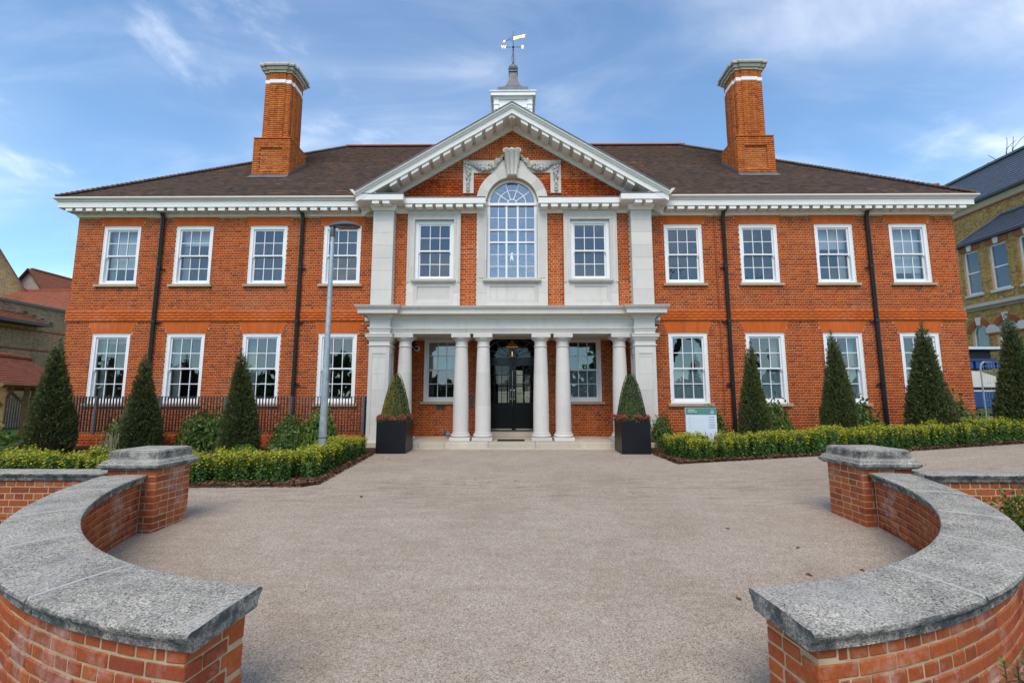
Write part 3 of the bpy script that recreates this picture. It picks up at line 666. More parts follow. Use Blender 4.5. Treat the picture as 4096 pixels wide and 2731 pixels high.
# band course and stub stones
for sg in (-1,1):
    prof=[(.0,3.525),(.03,3.53),(.03,3.845),(.0,3.85)]
    m2=MB(); pp=[(4.28,WY),(HX,WY),(HX,17.0)] if sg>0 else [(-HX,17.0),(-HX,WY),(-4.28,WY)]
    m2.sweep(prof,pp); m2.build('band_course','mortar_rub',house)
    bp_=BrickPile(); bl=[]
    for c in range(4):
        z0_=3.532+c*.078; u=4.285-(.1125 if c%2 else 0)
        while u<HX+.03:
            a_,b_=max(u,4.285),min(u+.2225,HX+.033)
            if b_-a_>.03: bl.append((a_,b_,z0_,z0_+.0757,True) if sg>0 else (-b_,-a_,z0_,z0_+.0757,True))
            u+=.225
    bp_.plane(bl,(0,WY-.0335,0),(1,0,0),.02); bp_.emit(house,'rubbed',0,stuffname='band_brickwork')
    MB().box(*sorted((sg*4.278,sg*3.9)),WY-.05,WY+.1,3.53,3.85).build('stone_stub','stone',house)
# ------------------------------------------------------------------ cornices
bedp=[(.0,6.70),(.035,6.70),(.035,6.735),(.05,6.745),(.075,6.79),(.075,6.82),(.085,6.82),(.085,6.875),(.02,6.88)]
corona=[(.02,6.878),(.34,6.878),(.34,7.045),(.02,7.05)]
gut=[(.30,7.048),(.365,7.052),(.365,7.075),(.385,7.085),(.41,7.11),(.44,7.125),(.44,7.165),(.40,7.17),(.36,7.17),(.30,7.15)]
MODM=MB().box(-.098,.098,-.005,.225,-.02,.075).add([],[]).mesh('modillion','cornice')
for sg in (-1,1):
    pp=[(4.36,WY),(HX,WY),(HX,24.65)] if sg>0 else [(-HX,24.65),(-HX,WY),(-4.36,WY)]
    p2=[(4.02,WY),(HX,WY),(HX,24.65)] if sg>0 else [(-HX,24.65),(-HX,WY),(-4.02,WY)]
    MB().sweep(bedp,p2).build('bed_mould','cornice',house)
    MB().sweep(corona,pp).build('eaves_fascia','cornice',house)
    MB().sweep(gut,pp).build('gutter','gutter',house)
    x=4.62
    while x<HX+.1: link('modillion',MODM,house,(sg*x,WY-.31,6.802)); x+=.302
# centre entablature over pilasters
for sg in (-1,1):
    pp=[(.76,CB),(3.42,CB),(3.42,CP),(4.01,CP),(4.01,WY-.02)] if sg>0 else [(-4.01,WY-.02),(-4.01,CP),(-3.42,CP),(-3.42,CB),(-.76,CB)]
    MB().sweep(bedp,pp).build('bed_mould','cornice',house)
    MB().sweep(corona,pp).build('entablature_cornice','cornice',house)
    MB().sweep([(.0,7.052),(.35,7.047),(.352,7.075),(.0,7.10)],pp).build('lead_flashing','lead',house)
    for x in (3.57,3.87): link('modillion',MODM,house,(sg*x,CP-.31,6.802))
    for i in range(8): link('modillion',MODM,house,(sg*(.93+i*.293),CB-.31,6.802))
# raking cornice of the pediment
rk=[(.0,.0),(.69,.0),(.69,.045),(.655,.06),(.635,.10),(.606,.125),(.597,.125),(.597,.265),(.13,.265),(.13,.30),(.09,.335),(.055,.355),(.055,.395),(.035,.40),(.035,.44),(0,.45)]
m=MB(); n=len(rk)
for x in (-4.42,0,4.42):
    zt=ZA-abs(x)*RS; m.v+=[(x,CB-o,zt-p) for o,p in rk]
for i in range(2): m.f+=[(i*n+k,(i+1)*n+k,(i+1)*n+k+1,i*n+k+1) for k in range(n-1)]
m.f+=[tuple(range(n)),tuple(2*n+k for k in range(n))]; m.mi=[0]*len(m.f); m.build('raking_cornice','cornice',house)
m=MB()
for (a,b) in ((-4.415,0),(0,4.415)):
    za,zb=ZA-abs(a)*RS,ZA-abs(b)*RS
    m.add([(a,CB-.71,za),(b,CB-.71,zb),(b,CB+5.2,zb),(a,CB+5.2,za),(a,CB-.71,za+.035),(b,CB-.71,zb+.035),(b,CB+5.2,zb+.035),(a,CB+5.2,za+.035)],[(0,1,5,4),(4,5,6,7),(3,2,1,0),(1,2,6,5),(0,3,7,4),(2,3,7,6)])
m.build('gable_roof','lead',house)
for sg in (-1,1):
    mm=MB(); w=.10; s=-sg*RS
    vs=[(x,y,z+s*x) for z in (-.10,0) for x,y in ((-w,0),(w,0),(w,.42),(-w,.42))]
    mm.add(vs,[(0,1,2,3),(4,5,6,7),(0,1,5,4),(1,2,6,5),(2,3,7,6),(3,0,4,7)]); me=mm.mesh('modillion','cornice')
    for i in range(11):
        x=.36+i*.302; link('modillion',me,house,(sg*x,CB-.555,ZA-x*RS-.266))
mm=MB().prism([(-.09,-.05),(0,0),(.09,-.05),(.09,-.13),(0,-.085),(-.09,-.13)],CB-.54,CB-.14,'y'); mm.build('modillion','cornice',house,(0,0,ZA-.27))
for sg in (-1,1): MB().prism([(sg*3.86,7.03),(sg*4.40,7.03),(sg*4.43,7.09),(sg*3.86,7.12)],12.29,12.95,'y').build('pediment_foot','cornice',house)
# gutter returns where the wings meet the pediment
for sg in (-1,1):
    m=MB(); m.prism([(sg*4.40,7.03),(sg*4.52,7.20),(sg*4.62,7.20),(sg*4.46,7.03)],12.28,12.75,'y'); m.build('gutter_end','gutter',house)
# ------------------------------------------------------------------ stonework of the centre
def stack(name,x0,x1,y0,y1,zs,mat='stone',c=.004,parent=None):
    root=link(name,None,parent or house,((x0+x1)/2,(y0+y1)/2,zs[0]))
    for a,b in zip(zs[:-1],zs[1:]):
        MB().cbox(x0,x1,y0,y1,a+.0012,b-.0012,c).build('stone_block',mat,root)
    return root
for sg in (-1,1):
    stack('pilaster',*sorted((sg*3.42,sg*4.01)),CP,WY+.05,[3.80,4.36,4.92,5.28,5.66,6.04,6.40,6.70])
def frame_ring(m,x0,x1,z0,z1,w,y0,y1,bottom=False):
    m.box(x0,x0+w,y0,y1,z0,z1); m.box(x1-w,x1,y0,y1,z0,z1); m.box(x0+w,x1-w,y0,y1,z1-w,z1)
    if bottom: m.box(x0+w,x1-w,y0,y1,z0,z0+w)
for sg in (-1,1):
    a,b=sorted((sg*1.50,sg*3.05)); ia,ib=sorted((sg*1.70,sg*2.84))
    root=link('window_surround',None,house,((a+b)/2,CB,3.8))
    jz=[3.80,4.30,4.63,5.05,5.62,6.02,6.50]
    for q0,q1 in ((a,ia),(ib,b)):
        for z0,z1 in zip(jz[:-1],jz[1:]): MB().cbox(q0,q1,CB-.055,CB+.10,z0+.001,z1-.001,.003).build('stone_block','stone',root)
    MB().cbox(a,b,CB-.055,CB+.10,6.502,6.70,.003).build('lintel','stone',root)
    m=MB(); frame_ring(m,a,b,4.62,6.735,.055,CB-.085,CB-.054); frame_ring(m,a+.055,b-.055,4.62,6.68,.05,CB-.068,CB-.054); frame_ring(m,ia-.045,ib+.045,4.70,6.545,.03,CB-.064,CB-.0545); m.build('architrave_mould','stone',root)
    m=MB(); m.cbox(ia-.07,ib+.07,CB-.15,CB+.12,4.63,4.70,.008); m.box(ia-.05,ib+.05,CB-.11,CB-.06,4.60,4.631); m.build('sill','stone_weathered',root)
    m=MB(); m.box(ia,ib,CB-.02,CB+.1,4.10,4.60); frame_ring(m,ia,ib,4.02,4.60,.10,CB-.045,CB-.019,True); m.box(ia,ib,CB-.045,CB+.1,3.80,4.02); m.build('apron_panel','stone',root)
# Palladian window: stone jambs, arch, carved swags
root=link('venetian_surround',None,house,(0,CB,3.8))
for sg in (-1,1):
    a,b=sorted((sg*.74,sg*1.03))
    for z0,z1 in zip([3.80,4.30,4.63,5.3,5.85,6.35],[4.30,4.63,5.3,5.85,6.35,6.70]): MB().cbox(a,b,CB-.045,CB+.14,z0+.001,z1-.001,.003).build('stone_block','stone',root)
    MB().box(*sorted((sg*.80,sg*.97)),CB-.060,CB-.044,4.75,6.62).build('jamb_panel','stone',root)
    MB().box(*sorted((sg*.742,sg*1.0)),CB-.03,CB+.14,6.70,7.06).build('impost','stone',root)
m=MB(); m.cbox(-.84,.84,CB-.16,CB+.12,4.635,4.715,.008); m.box(-.80,.80,CB-.11,CB-.05,4.60,4.636); m.build('sill','stone_weathered',root)
m=MB(); m.box(-.739,.739,CB-.02,CB+.1,4.10,4.60); frame_ring(m,-.739,.739,4.02,4.60,.10,CB-.044,CB-.019,True); m.box(-.739,.739,CB-.044,CB+.1,3.80,4.02); m.build('apron_panel','stone',root)
nv=9
for i in range(nv):
    a0,a1=R(4)+(PI-R(8))*i/nv+.002,R(4)+(PI-R(8))*(i+1)/nv-.002; P=[]
    aa=np.linspace(a0,a1,5); P=[(1.05*math.cos(t),7.05+1.05*math.sin(t)) for t in aa]+[(.755*math.cos(t),7.05+.755*math.sin(t)) for t in aa[::-1]]
    MB().prism(P,CB-.06,CB+.14,'y').build('arch_stone','stone',root)
# keystone scroll
prof=[(-.06,7.80),(-.13,7.80),(-.17,7.84),(-.15,7.89),(-.13,7.93),(-.14,8.15),(-.17,8.38),(-.24,8.50),(-.27,8.56),(-.24,8.62),(-.16,8.63),(-.06,8.58)]
m=MB(); tt=np.linspace(-1,1,31); n=len(prof)
for t in tt:
    lobe=.055*abs(math.sin(1.5*PI*(t+1)))-.03
    for o,z in prof:
        w=.145+.115*(z-7.80)/.83; m.v.append((t*w,CB+o-(lobe if o<-.1 else 0),z))
m.f=[(i*n+k,(i+1)*n+k,(i+1)*n+k+1,i*n+k+1) for i in range(30) for k in range(n-1)]+[tuple(range(n)),tuple(30*n+k for k in range(n))]; m.mi=[0]*len(m.f)
for sx in (-1,1):
    m.prism([(sx*.22+.055*math.cos(a),8.55+.06*math.sin(a)) for a in np.linspace(0,2*PI,13)[:-1]],CB-.25,CB-.06,'y'); m.prism([(sx*.12+.035*math.cos(a),7.84+.035*math.sin(a)) for a in np.linspace(0,2*PI,11)[:-1]],CB-.16,CB-.06,'y')
m.build('keystone','stone_carve',root,smooth=True)
for sg in (-1,1):
    m=MB(); m.box(*sorted((sg*1.14,sg*1.45)),CB-.035,CB+.02,7.32,8.34); m.box(*sorted((sg*.20,sg*1.138)),CB-.035,CB+.02,7.95,8.34)
    m.build('swag_panel','stone',root)
    rr=random.Random(3); m=MB()
    for i in range(60):                          # the hanging garland of fruit
        t=i/59; x=.24+t*.98; z=8.46*(1-t)+8.22*t-.27*math.sin(PI*t)
        fat=.02+.075*math.sin(PI*t)
        for _ in range(3):
            m.ico((sg*(x+rr.uniform(-.02,.02)),CB-.05-rr.random()*fat*.9,z+.02+rr.uniform(-fat,fat)),rr.uniform(.030,.056) if fat>.05 else rr.uniform(.020,.034),sub=0,sc=(1,.9,rr.uniform(.7,1.2)))
    for i in range(46):                          # the drop at the side
        t=i/45; z=8.22-t*.84; fat=.075*(1-t*.55)*(1 if t<.62 or t>.7 else .5)
        for _ in range(2): m.ico((sg*(1.30+rr.uniform(-fat,fat)),CB-.045-rr.random()*.05,z+rr.uniform(-.01,.01)),rr.uniform(.028,.052)*(1-.3*t),sub=0,sc=(1,.9,rr.uniform(.7,1.2)))
    for i in range(26):
        m.ico((sg*(1.30+rr.uniform(-.13,.13)),CB-.05-rr.random()*.02,8.27+rr.uniform(-.035,.035)),rr.uniform(.018,.032))
    m.build('swag','stone_carve',root)
# the white joinery of the Palladian window
d=CB+.10
m=MB(); m.box(-.738,-.655,d,d+.1,4.72,7.05); m.box(.655,.738,d,d+.1,4.72,7.05); m.box(-.655,.655,d,d+.1,4.72,4.80); m.box(-.738,.738,d-.03,d+.1,6.985,7.06)
for r0,r1 in ((.665,.745),):
    aa=np.linspace(0,PI,25)
    for a0,a1 in zip(aa[:-1],aa[1:]): m.prism([(r1*math.cos(a0),7.06+r1*math.sin(a0)),(r1*math.cos(a1),7.06+r1*math.sin(a1)),(r0*math.cos(a1),7.06+r0*math.sin(a1)),(r0*math.cos(a0),7.06+r0*math.sin(a0))],d,d+.1,'y')
pw=m.build('venetian_window','white',house)
rows=[4.80,5.14,5.50,5.86,6.24,6.62,6.985]; cols=[-.655,-.425,-.165,.165,.425,.655]
m=MB()
for x in (-.165,.165): m.box(x-.026,x+.026,d+.005,d+.085,4.80,6.985)
for x in (-.41,.41): m.box(x-.0105,x+.0105,d+.03,d+.07,4.80,6.985)
for i,z in enumerate(rows[1:-1]):
    h=.024 if z in (5.86,6.24) else .0105
    m.box(-.655,.655,d+(.0 if h>.02 else .034),d+(.08 if h>.02 else .066),z-h,z+h)
def ring(m,r,w,a0=0,a1=PI,n=16,y0=0,y1=.04):
    aa=np.linspace(a0,a1,n)
    for p,q in zip(aa[:-1],aa[1:]): m.prism([((r+w)*math.cos(p),7.06+(r+w)*math.sin(p)),((r+w)*math.cos(q),7.06+(r+w)*math.sin(q)),((r-w)*math.cos(q),7.06+(r-w)*math.sin(q)),((r-w)*math.cos(p),7.06+(r-w)*math.sin(p))],d+y0,d+y1,'y')
ring(m,.41,.011,y0=.03,y1=.07); ring(m,.135,.011,y0=.03,y1=.07)
for k in range(1,5):
    a=PI*k/5; ca,sa=math.cos(a),math.sin(a); w=.011
    P=[(.135*ca-w*sa,7.06+.135*sa+w*ca),(.135*ca+w*sa,7.06+.135*sa-w*ca),(.67*ca+w*sa,7.06+.67*sa-w*ca),(.67*ca-w*sa,7.06+.67*sa+w*ca)]
    m.prism(P,d+.033,d+.067,'y')
m.build('glazing_bars','white',pw)
xs_=[(-.655,-.42),(-.40,-.191),(-.139,.139),(.191,.40),(.42,.655)]
for a,b in xs_:
    for z0,z1 in zip(rows[:-1],rows[1:]): pane(b-a,z1-z0-.02,pw,(a+b)/2,d+.05,(z0+z1)/2,'glass_old')
for k in range(5):
    for r0,r1 in ((.135,.41),(.41,.67)):
        aa=np.linspace(PI*k/5,PI*(k+1)/5,5); P=[(r1*math.cos(t),7.06+r1*math.sin(t)) for t in aa]+[(r0*math.cos(t),7.06+r0*math.sin(t)) for t in aa[::-1]]
        MB().prism(P,d+.048,d+.052,'y').build('pane','glass_old',pw)
aa=np.linspace(0,PI,9); MB().prism([(.135*math.cos(t),7.06+.135*math.sin(t)) for t in aa],d+.048,d+.052,'y').build('pane','glass_old',pw)
MB().box(-.66,.66,d+.32,d+.33,4.75,7.72).build('blind','interior',pw)
MB().prism([(-.06,5.30),(-.01,5.38),(.04,5.29),(.03,5.42),(.01,5.48),(.02,5.56),(-.02,5.57),(-.05,5.44)],d+.040,d+.044,'y').build('paper_scrap','white',pw)
# ------------------------------------------------------------------ porch
PF=12.30; MF=12.42
ent=[(.0,3.075),(.0,3.135),(.018,3.14),(.018,3.185),(.045,3.195),(.05,3.235),(.0,3.245),(.0,3.47),(.025,3.475),(.035,3.51),(.075,3.55),(.09,3.58),(.26,3.585),(.26,3.695),(.275,3.70),(.285,3.72),(.315,3.74),(.325,3.775),(.34,3.78),(.34,3.795),(.0,3.86)]
path=[(-3.90,WY-.01),(-3.90,PF),(-3.34,PF),(-3.34,MF),(3.34,MF),(3.34,PF),(3.90,PF),(3.90,WY-.01)]
MB().sweep(ent,path).build('entablature','stone',house)
m=MB(); m.box(-3.89,3.89,PF+.14,CB+.1,3.08,3.84); m.box(-3.5,3.5,CB+.1,PWY,3.14,3.3); m.box(-.33,.33,13.0,13.3,3.11,3.145); m.build('porch_ceiling','stone',house)
for sg in (-1,1):
    a,b=sorted((sg*3.34,sg*3.90)); root=link('porch_pier',None,house,((a+b)/2,PF,0))
    zs=[.0,.17,.62,1.08,1.52,1.96,2.40,2.74]
    for z0,z1 in zip(zs[:-1],zs[1:]): MB().cbox(a+.015,b-.015,PF+.015,PF+.53,z0+.001,z1-.001,.004).build('stone_block','stone',root)
    m=MB()
    m.box(a,a+.10,PF,PF+.016,.17,2.72); m.box(b-.10,b,PF,PF+.016,.17,2.72); m.box(a+.10,b-.10,PF,PF+.016,2.52,2.72); m.box(a+.10,b-.10,PF,PF+.016,.17,.34)
    xi=a if sg>0 else b
    for y0,y1 in ((PF+.017,PF+.11),(PF+.43,PF+.53)): m.box(*sorted((xi,xi-sg*-.016)),y0,y1,.17,2.72)
    m.box(*sorted((xi,xi+sg*.016)),PF+.11,PF+.43,2.52,2.72); m.build('panel_frame','stone',root)
    cap=[(.0,2.70),(.012,2.72),(.03,2.73),(.03,2.755),(.0,2.765),(.0,2.86),(.02,2.87),(.055,2.93),(.06,2.96),(.085,2.965),(.085,3.02),(.10,3.03),(.10,3.045),(.0,3.075)]
    MB().sweep(cap,[(a,PF),(b,PF),(b,PF+.53),(a,PF+.53)][::1],True).build('capital','stone',root)
    MB().sweep([(0,.0),(.03,.0),(.03,.15),(.0,.17)],[(a,PF),(b,PF),(b,PF+.53),(a,PF+.53)],True).build('plinth','stone',root)
def column(x):
    root=link('column',None,house,(x,12.66,.16)); c=(x,12.66,0)
    MB().cbox(x-.275,x+.275,12.385,12.935,.165,.255,.006).build('plinth','stone',root)
    tor=[(.20,.255)]+[(.235+.033*math.cos(t),.30+.045*math.sin(t)) for t in np.linspace(-PI/2,PI/2,9)]+[(.235,.355)]+[(.225+.014*math.cos(t),.37+.014*math.sin(t)) for t in np.linspace(-PI/2,PI/2,5)]+[(.218,.395)]
    MB().lathe(tor,c,32).build('base','stone',root,smooth=True)
    sh=[]
    for i in range(14):
        t=i/13; z=.395+t*2.32; r=.215*(1-.20*max(0,(t-.2)/.8)**1.5); sh.append((r,z))
    for k,(i0,i1) in enumerate(((0,5),(4,10),(9,14))):
        p=sh[i0:i1]; p=[(p[0][0],p[0][1]+.001)]+p[1:-1]+[(p[-1][0],p[-1][1]-.001)]
        MB().lathe(p,c,32).build('shaft_drum','stone',root,smooth=True)
    r=.172
    cp=[(r,2.715)]+[(r+.006+.016*math.cos(t),2.735+.016*math.sin(t)) for t in np.linspace(-PI/2,PI/2,5)]+[(r,2.755),(r,2.87),(r+.015,2.88),(r+.02,2.90)]+[(r+.02+.055*math.sin(t),2.955-.05*math.cos(t)) for t in np.linspace(0,PI/2,5)]+[(r+.07,2.965)]
    MB().lathe(cp,c,32).build('capital','stone',root,smooth=True)
    MB().cbox(x-.262,x+.262,12.398,12.922,2.966,3.073,.006).build('abacus','stone',root)
for x in (-2.99,-1.41,-.80,.80,1.41,2.99): column(x)
# platform, steps
m=MB()
xs_=[-3.95,-2.45,-1.75,-.62,.62,1.75,2.6,3.95]
for a,b in zip(xs_[:-1],xs_[1:]): MB().cbox(a+.002,b-.002,12.08,13.2,-.08,.158,.01).build('step_stone','stone_step',house)
for i in range(6):
    a,b=-3.49+i*1.163,-3.49+(i+1)*1.163; MB().cbox(a+.002,b-.002,13.201,PWY+.15,.0,.156,.004).build('paving_slab','stone_step',house)
for i in range(5): MB().cbox(-2.72+i*1.09+.002,-2.72+(i+1)*1.09-.002,11.95,12.079,-.08,.028,.006).build('step_stone','stone_step',house)
MB().cbox(-1.0,1.0,13.78,14.3,.157,.30,.01).build('door_step','stone_step',house)
# ------------------------------------------------------------------ doors and fanlight
DY=PWY+.10
m=MB(); m.box(-1.0,-.90,DY-.06,DY+.12,.30,3.28); m.box(.90,1.0,DY-.06,DY+.12,.30,3.28); m.box(-.90,.90,DY-.03,DY+.10,2.44,2.56); m.box(-1.0,1.0,DY-.07,DY+.12,3.20,3.34); m.box(-.90,.90,DY-.04,DY+.1,.295,.325)
fr=m.build('door_frame','black',house)
for sg in (-1,1):
    a,b=sorted((sg*.004,sg*.895)); m=MB(); st=.10; y0,y1=DY,DY+.05; z0,z1=.335,2.43
    m.box(a,a+st,y0,y1,z0,z1); m.box(b-st,b,y0,y1,z0,z1); m.box(a+st,b-st,y0,y1,z1-.11,z1); m.box(a+st,b-st,y0,y1,z0,z0+.18); m.box(a+st,b-st,y0,y1,1.02,1.16)
    m.box(a+st,b-st,y0+.02,y1-.005,z0+.18,1.02)
    for q in ((z0+.18,z0+.215),(.985,1.02)): m.box(a+st,b-st,y0+.004,y0+.02,*q)
    m.box(a+st,a+st+.03,y0+.004,y0+.02,z0+.215,.985); m.box(b-st-.03,b-st,y0+.004,y0+.02,z0+.215,.985)
    g0,g1,h0,h1=a+st,b-st,1.16,z1-.11
    for i in (1,2): x=g0+(g1-g0)*i/3; m.box(x-.011,x+.011,y0+.008,y1-.008,h0,h1)
    for j in (1,2,3): z=h0+(h1-h0)*j/4; m.box(g0,g1,y0+.011,y1-.011,z-.011,z+.011)
    dr_=m.build('door','black',house)
    for i in range(3):
        for j in range(4): pane((g1-g0)/3-.022,(h1-h0)/4-.022,dr_,g0+(g1-g0)*(i+.5)/3,y0+.025,h0+(h1-h0)*(j+.5)/4,'glass_door')
    hx=sg*.055; m=MB(); m.tube([(hx,y0-.055,1.28),(hx,y0-.055,1.56)],.013,10)
    for z in (1.28,1.56): m.box(hx-.022,hx+.022,y0-.062,y0,z-.016,z+.016)
    m.build('handle','chrome',dr_)
    MB().box(a+.10,b-.02,y0-.008,y0-.001,.34,.375).build('kick_strip','chrome',dr_)
# fanlight
m=MB(); z0=2.56
for a in np.linspace(0,PI,8): m.tube([(.16*math.cos(a),DY+.02,z0+.12*math.sin(a)),(.86*math.cos(a),DY+.02,z0+.62*math.sin(a))],.009,5)
for r,q in ((.86,.62),(.58,.40),(.18,.13)):
    m.tube([(r*math.cos(a),DY+.02,z0+q*math.sin(a)) for a in np.linspace(0,PI,25)],.010,5)
m.build('fanlight_bars','lead',fr)
MB().box(-.90,.90,DY+.03,DY+.034,2.56,3.20).build('pane','glass_door',fr)
# ------------------------------------------------------------------ main roof in stepped courses
EY,EZ,PT=12.65,7.15,.83; RW=6.2; EX=13.45
def roof_slopes():
    V=[];Fq=[]; nc=int(RW*PT/TZ); 
    for k in range(nc):
        w0=k*TZ/PT; w1=(k+1)*TZ/PT+.004; z0=EZ+k*TZ; z1=EZ+(k+1)*TZ
        lip=.014
        def quad(p,q,r,s): b=len(V); V.extend([p,q,r,s]); Fq.append((b,b+1,b+2,b+3))
        a0,a1=EX-w0,EX-w1; y0,y1=EY+w0,EY+w1; Y0,Y1=25.05-w0,25.05-w1
        xa,xb=max(0,(ZA-z0)/RS-.12),max(0,(ZA-z1)/RS-.12)
        for s in ((-1,1) if xb>0 else (1,)):
            if xb>0: e0,e1,f0,f1=s*xa,s*xb,s*a0,s*a1
            else: e0,e1,f0,f1=-a0,-a1,a0,a1
            quad((e0,y0-.012,z0+lip),(f0,y0-.012,z0+lip),(f1,y1,z1+.002),(e1,y1,z1+.002)); quad((e0,y0-.012,z0-.03),(f0,y0-.012,z0-.03),(f0,y0-.012,z0+lip),(e0,y0-.012,z0+lip))
        quad((a0,Y0,z0+lip),(-a0,Y0,z0+lip),(-a1,Y1,z1+.002),(a1,Y1,z1+.002))
        quad((a0+.012,y0,z0+lip),(a0+.012,Y0,z0+lip),(a1,Y1,z1+.002),(a1,y1,z1+.002)); quad((-a0-.012,Y0,z0+lip),(-a0-.012,y0,z0+lip),(-a1,y1,z1+.002),(-a1,Y1,z1+.002))
    return V,Fq
V,Fq=roof_slopes(); o=link('roof',quickmesh('roof',V,Fq,['tiles']),house); roof=o
# bonnet tiles down the hips and red ridge tiles
bm=MB(); n=7
P=[]
for yy,rr_,zz2 in ((0,.10,.0),(.26,.075,.015)):
    P+= [(rr_*math.cos(a),yy,zz2+rr_*.75*math.sin(a)) for a in np.linspace(0,PI,n)]
bm.add(P,[(i,i+1,n+i+1,n+i) for i in range(n-1)]); bm.add([P[i] for i in range(n)],[tuple(range(n))],1)
bme=bm.mesh('bonnet_tile',['tile_piece','stone_sill'])
nb=int(RW*PT/TZ/1.0)
for sg in (-1,1):
    hd=Vector((-sg,1,PT)).normalized(); 
    yaw=math.atan2(hd.y,hd.x)-PI/2; pit=math.asin(hd.z)
    for k in range(0,nb,1):
        w=(k+.1)*TZ/PT; link('bonnet_tile',bme,roof,(sg*(EX-w),EY+w,EZ+w*PT+.03),Euler((pit*.62,0,yaw),'XYZ'))
rm=MB(); P=[]
for x in (0,.445): P+=[(x,.13*math.cos(a),.11*math.sin(a)) for a in np.linspace(0,PI,7)]
rm.add(P,[(i,i+1,8+i,7+i) for i in range(6)]+[tuple(range(7)),tuple(range(7,14))]); rme=rm.mesh('ridge_tile','ridge_piece')
x=-(EX-RW)-.1
while x<EX-RW: link('ridge_tile',rme,roof,(x,EY+RW,EZ+RW*PT-.01)); x+=.45
# ------------------------------------------------------------------ chimneys
def chimney(sg):
    X0,X1=sorted((sg*7.66,sg*8.92)); Y0,Y1=14.65,15.85; zp=10.22; root=link('chimney',None,house,((X0+X1)/2,15.3,8.4))
    core=MB(); core.box(X0+.006,X1-.006,Y0+.056,Y1-.006,8.0,zp-.05); core.box(X0+.19,X1-.19,Y0+.165,Y1-.165,zp-.1,12.74); core.build('mortar_core','mortar',root)
    bp=BrickPile(); inx=X0 if sg>0 else X1
    # plinth front with sunk panel, sides with sunk panel
    pn=lambda z,a,b,c,d:[(a,b)] if not(9.03<z<9.86) else [(a,c),(d,b)]
    def face(org,u,L_,z0,z1,iv=None,proud=0,seed=1): bp.plane(bond(iv or (lambda z:[(0,L_)]),z0,z1,0,seed),org,u,.05,proud)
    w=X1-X0; dp=Y1-Y0
    face((X0,Y0,0),(1,0,0),w,8.5,zp-.03,lambda z:pn(z,0,w,.25,w-.25)); face((X0,Y0+.05,0),(1,0,0),w,8.95,9.9,lambda z:[(.25,w-.25)],0,2)
    face((X1,Y0,0),(0,1,0),dp,8.5,zp-.03,None,0,3); face((X0,Y1,0),(0,-1,0),dp,8.5,zp-.03,None,0,4)
    # shaft: corner strips and a proud middle strip on each face
    sx0,sx1,sy0,sy1=X0+.18,X1-.18,Y0+.155,Y1-.155; ws=sx1-sx0; ds=sy1-sy0
    for (za,zb) in ((zp,12.34),(12.47,12.74)):
        for org,u,l in (((sx0,sy0,0),(1,0,0),ws),((sx1,sy0,0),(0,1,0),ds),((sx0,sy1,0),(0,-1,0),ds),((sx1,sy1,0),(-1,0,0),ws)):
            nn=max(1,round((zb-za)/GA)); ze=za+nn*GA
            face(org,u,l,za,ze,None,0,5); face(org,u,l,za,ze,lambda z,l=l:[(l*.2,l*.8)],.045,6)
    bp.emit(root,'chimbrick',0)
    def brk(o):   # outline with the proud middle strips, counter-clockwise seen from above
        p=[]; a=.045+o
        x0,x1,y0,y1=sx0-o,sx1+o,sy0-o,sy1+o; e=.045
        q=lambda a0,a1,t:a0+(a1-a0)*t
        lo,hi=q(sx0,sx1,.2)-o,q(sx0,sx1,.8)+o; l2,h2=q(sy0,sy1,.2)-o,q(sy0,sy1,.8)+o
        return [(x0,y0),(lo,y0),(lo,y0-e),(hi,y0-e),(hi,y0),(x1,y0),(x1,l2),(x1+e,l2),(x1+e,h2),(x1,h2),(x1,y1),(hi,y1),(hi,y1+e),(lo,y1+e),(lo,y1),(x0,y1),(x0,h2),(x0-e,h2),(x0-e,l2),(x0,l2)]
    MB().prism(brk(.008),12.342,12.472,'z').build('white_band','white',root)
    m=MB()
    for o,z0,z1 in ((.035,12.73,12.81),(.09,12.81,12.84),(.10,12.84,12.91),(.16,12.91,12.94),(.17,12.94,13.01),(.10,13.01,13.04)): m.prism(brk(o),z0,z1-.001,'z')
    m.build('cap','stone_weathered',root)
    m=MB(); m.sweep([(0,zp-.04),(.012,zp-.035),(.012,zp),(-.17,zp+.06)],[(X0,Y0),(X1,Y0),(X1,Y1),(X0,Y1)],True); m.build('weathering','chimbrick',root)
    m=MB(); m.box(X0-.02,X1+.02,Y0-.03,Y0-.002,8.62,8.86); m.add([(X0-.04,Y0-.20,8.675),(X1+.04,Y0-.20,8.675),(X1+.04,Y0-.02,8.835),(X0-.04,Y0-.02,8.835)],[(0,1,2,3)])
    for xx in (X0-.012,X1+.003):
        m.prism([(Y0-.02,8.72),(Y1,8.72+(Y1-Y0)*PT+.02),(Y1,8.95+(Y1-Y0)*PT),(Y0-.02,8.90)],xx,xx+.009,'x')
    m.build('lead_flashing','lead',root)
chimney(-1); chimney(1)
# ------------------------------------------------------------------ cupola and weathervane
CY=18.85; root=link('cupola',None,house,(0,CY,12.0))
m=MB(); m.box(-.78,.78,CY-.78,CY+.78,11.6,14.02)
for sx in (-1,1):
    for sy in (-1,1):
        x0,x1=sorted((sx*.62,sx*.82)); y0,y1=sorted((CY+sy*.62,CY+sy*.82)); m.box(x0,x1,y0,y1,12.0,14.02); m.box(x0-.025,x1+.025,y0-.025,y1+.025,13.72,13.76); m.box(x0-.02,x1+.02,y0-.02,y1+.02,13.50,13.53)
sq=lambda o:[(-.78-o,CY-.78-o),(.78+o,CY-.78-o),(.78+o,CY+.78+o),(-.78-o,CY+.78+o)]
m.sweep([(0,13.95),(.05,13.96),(.08,14.05),(.17,14.06),(.17,14.17),(.21,14.22),(.21,14.26),(0,14.29)],sq(0),True); m.sweep([(0,13.60),(.02,13.60),(.02,13.63),(0,13.63)],sq(0),True)
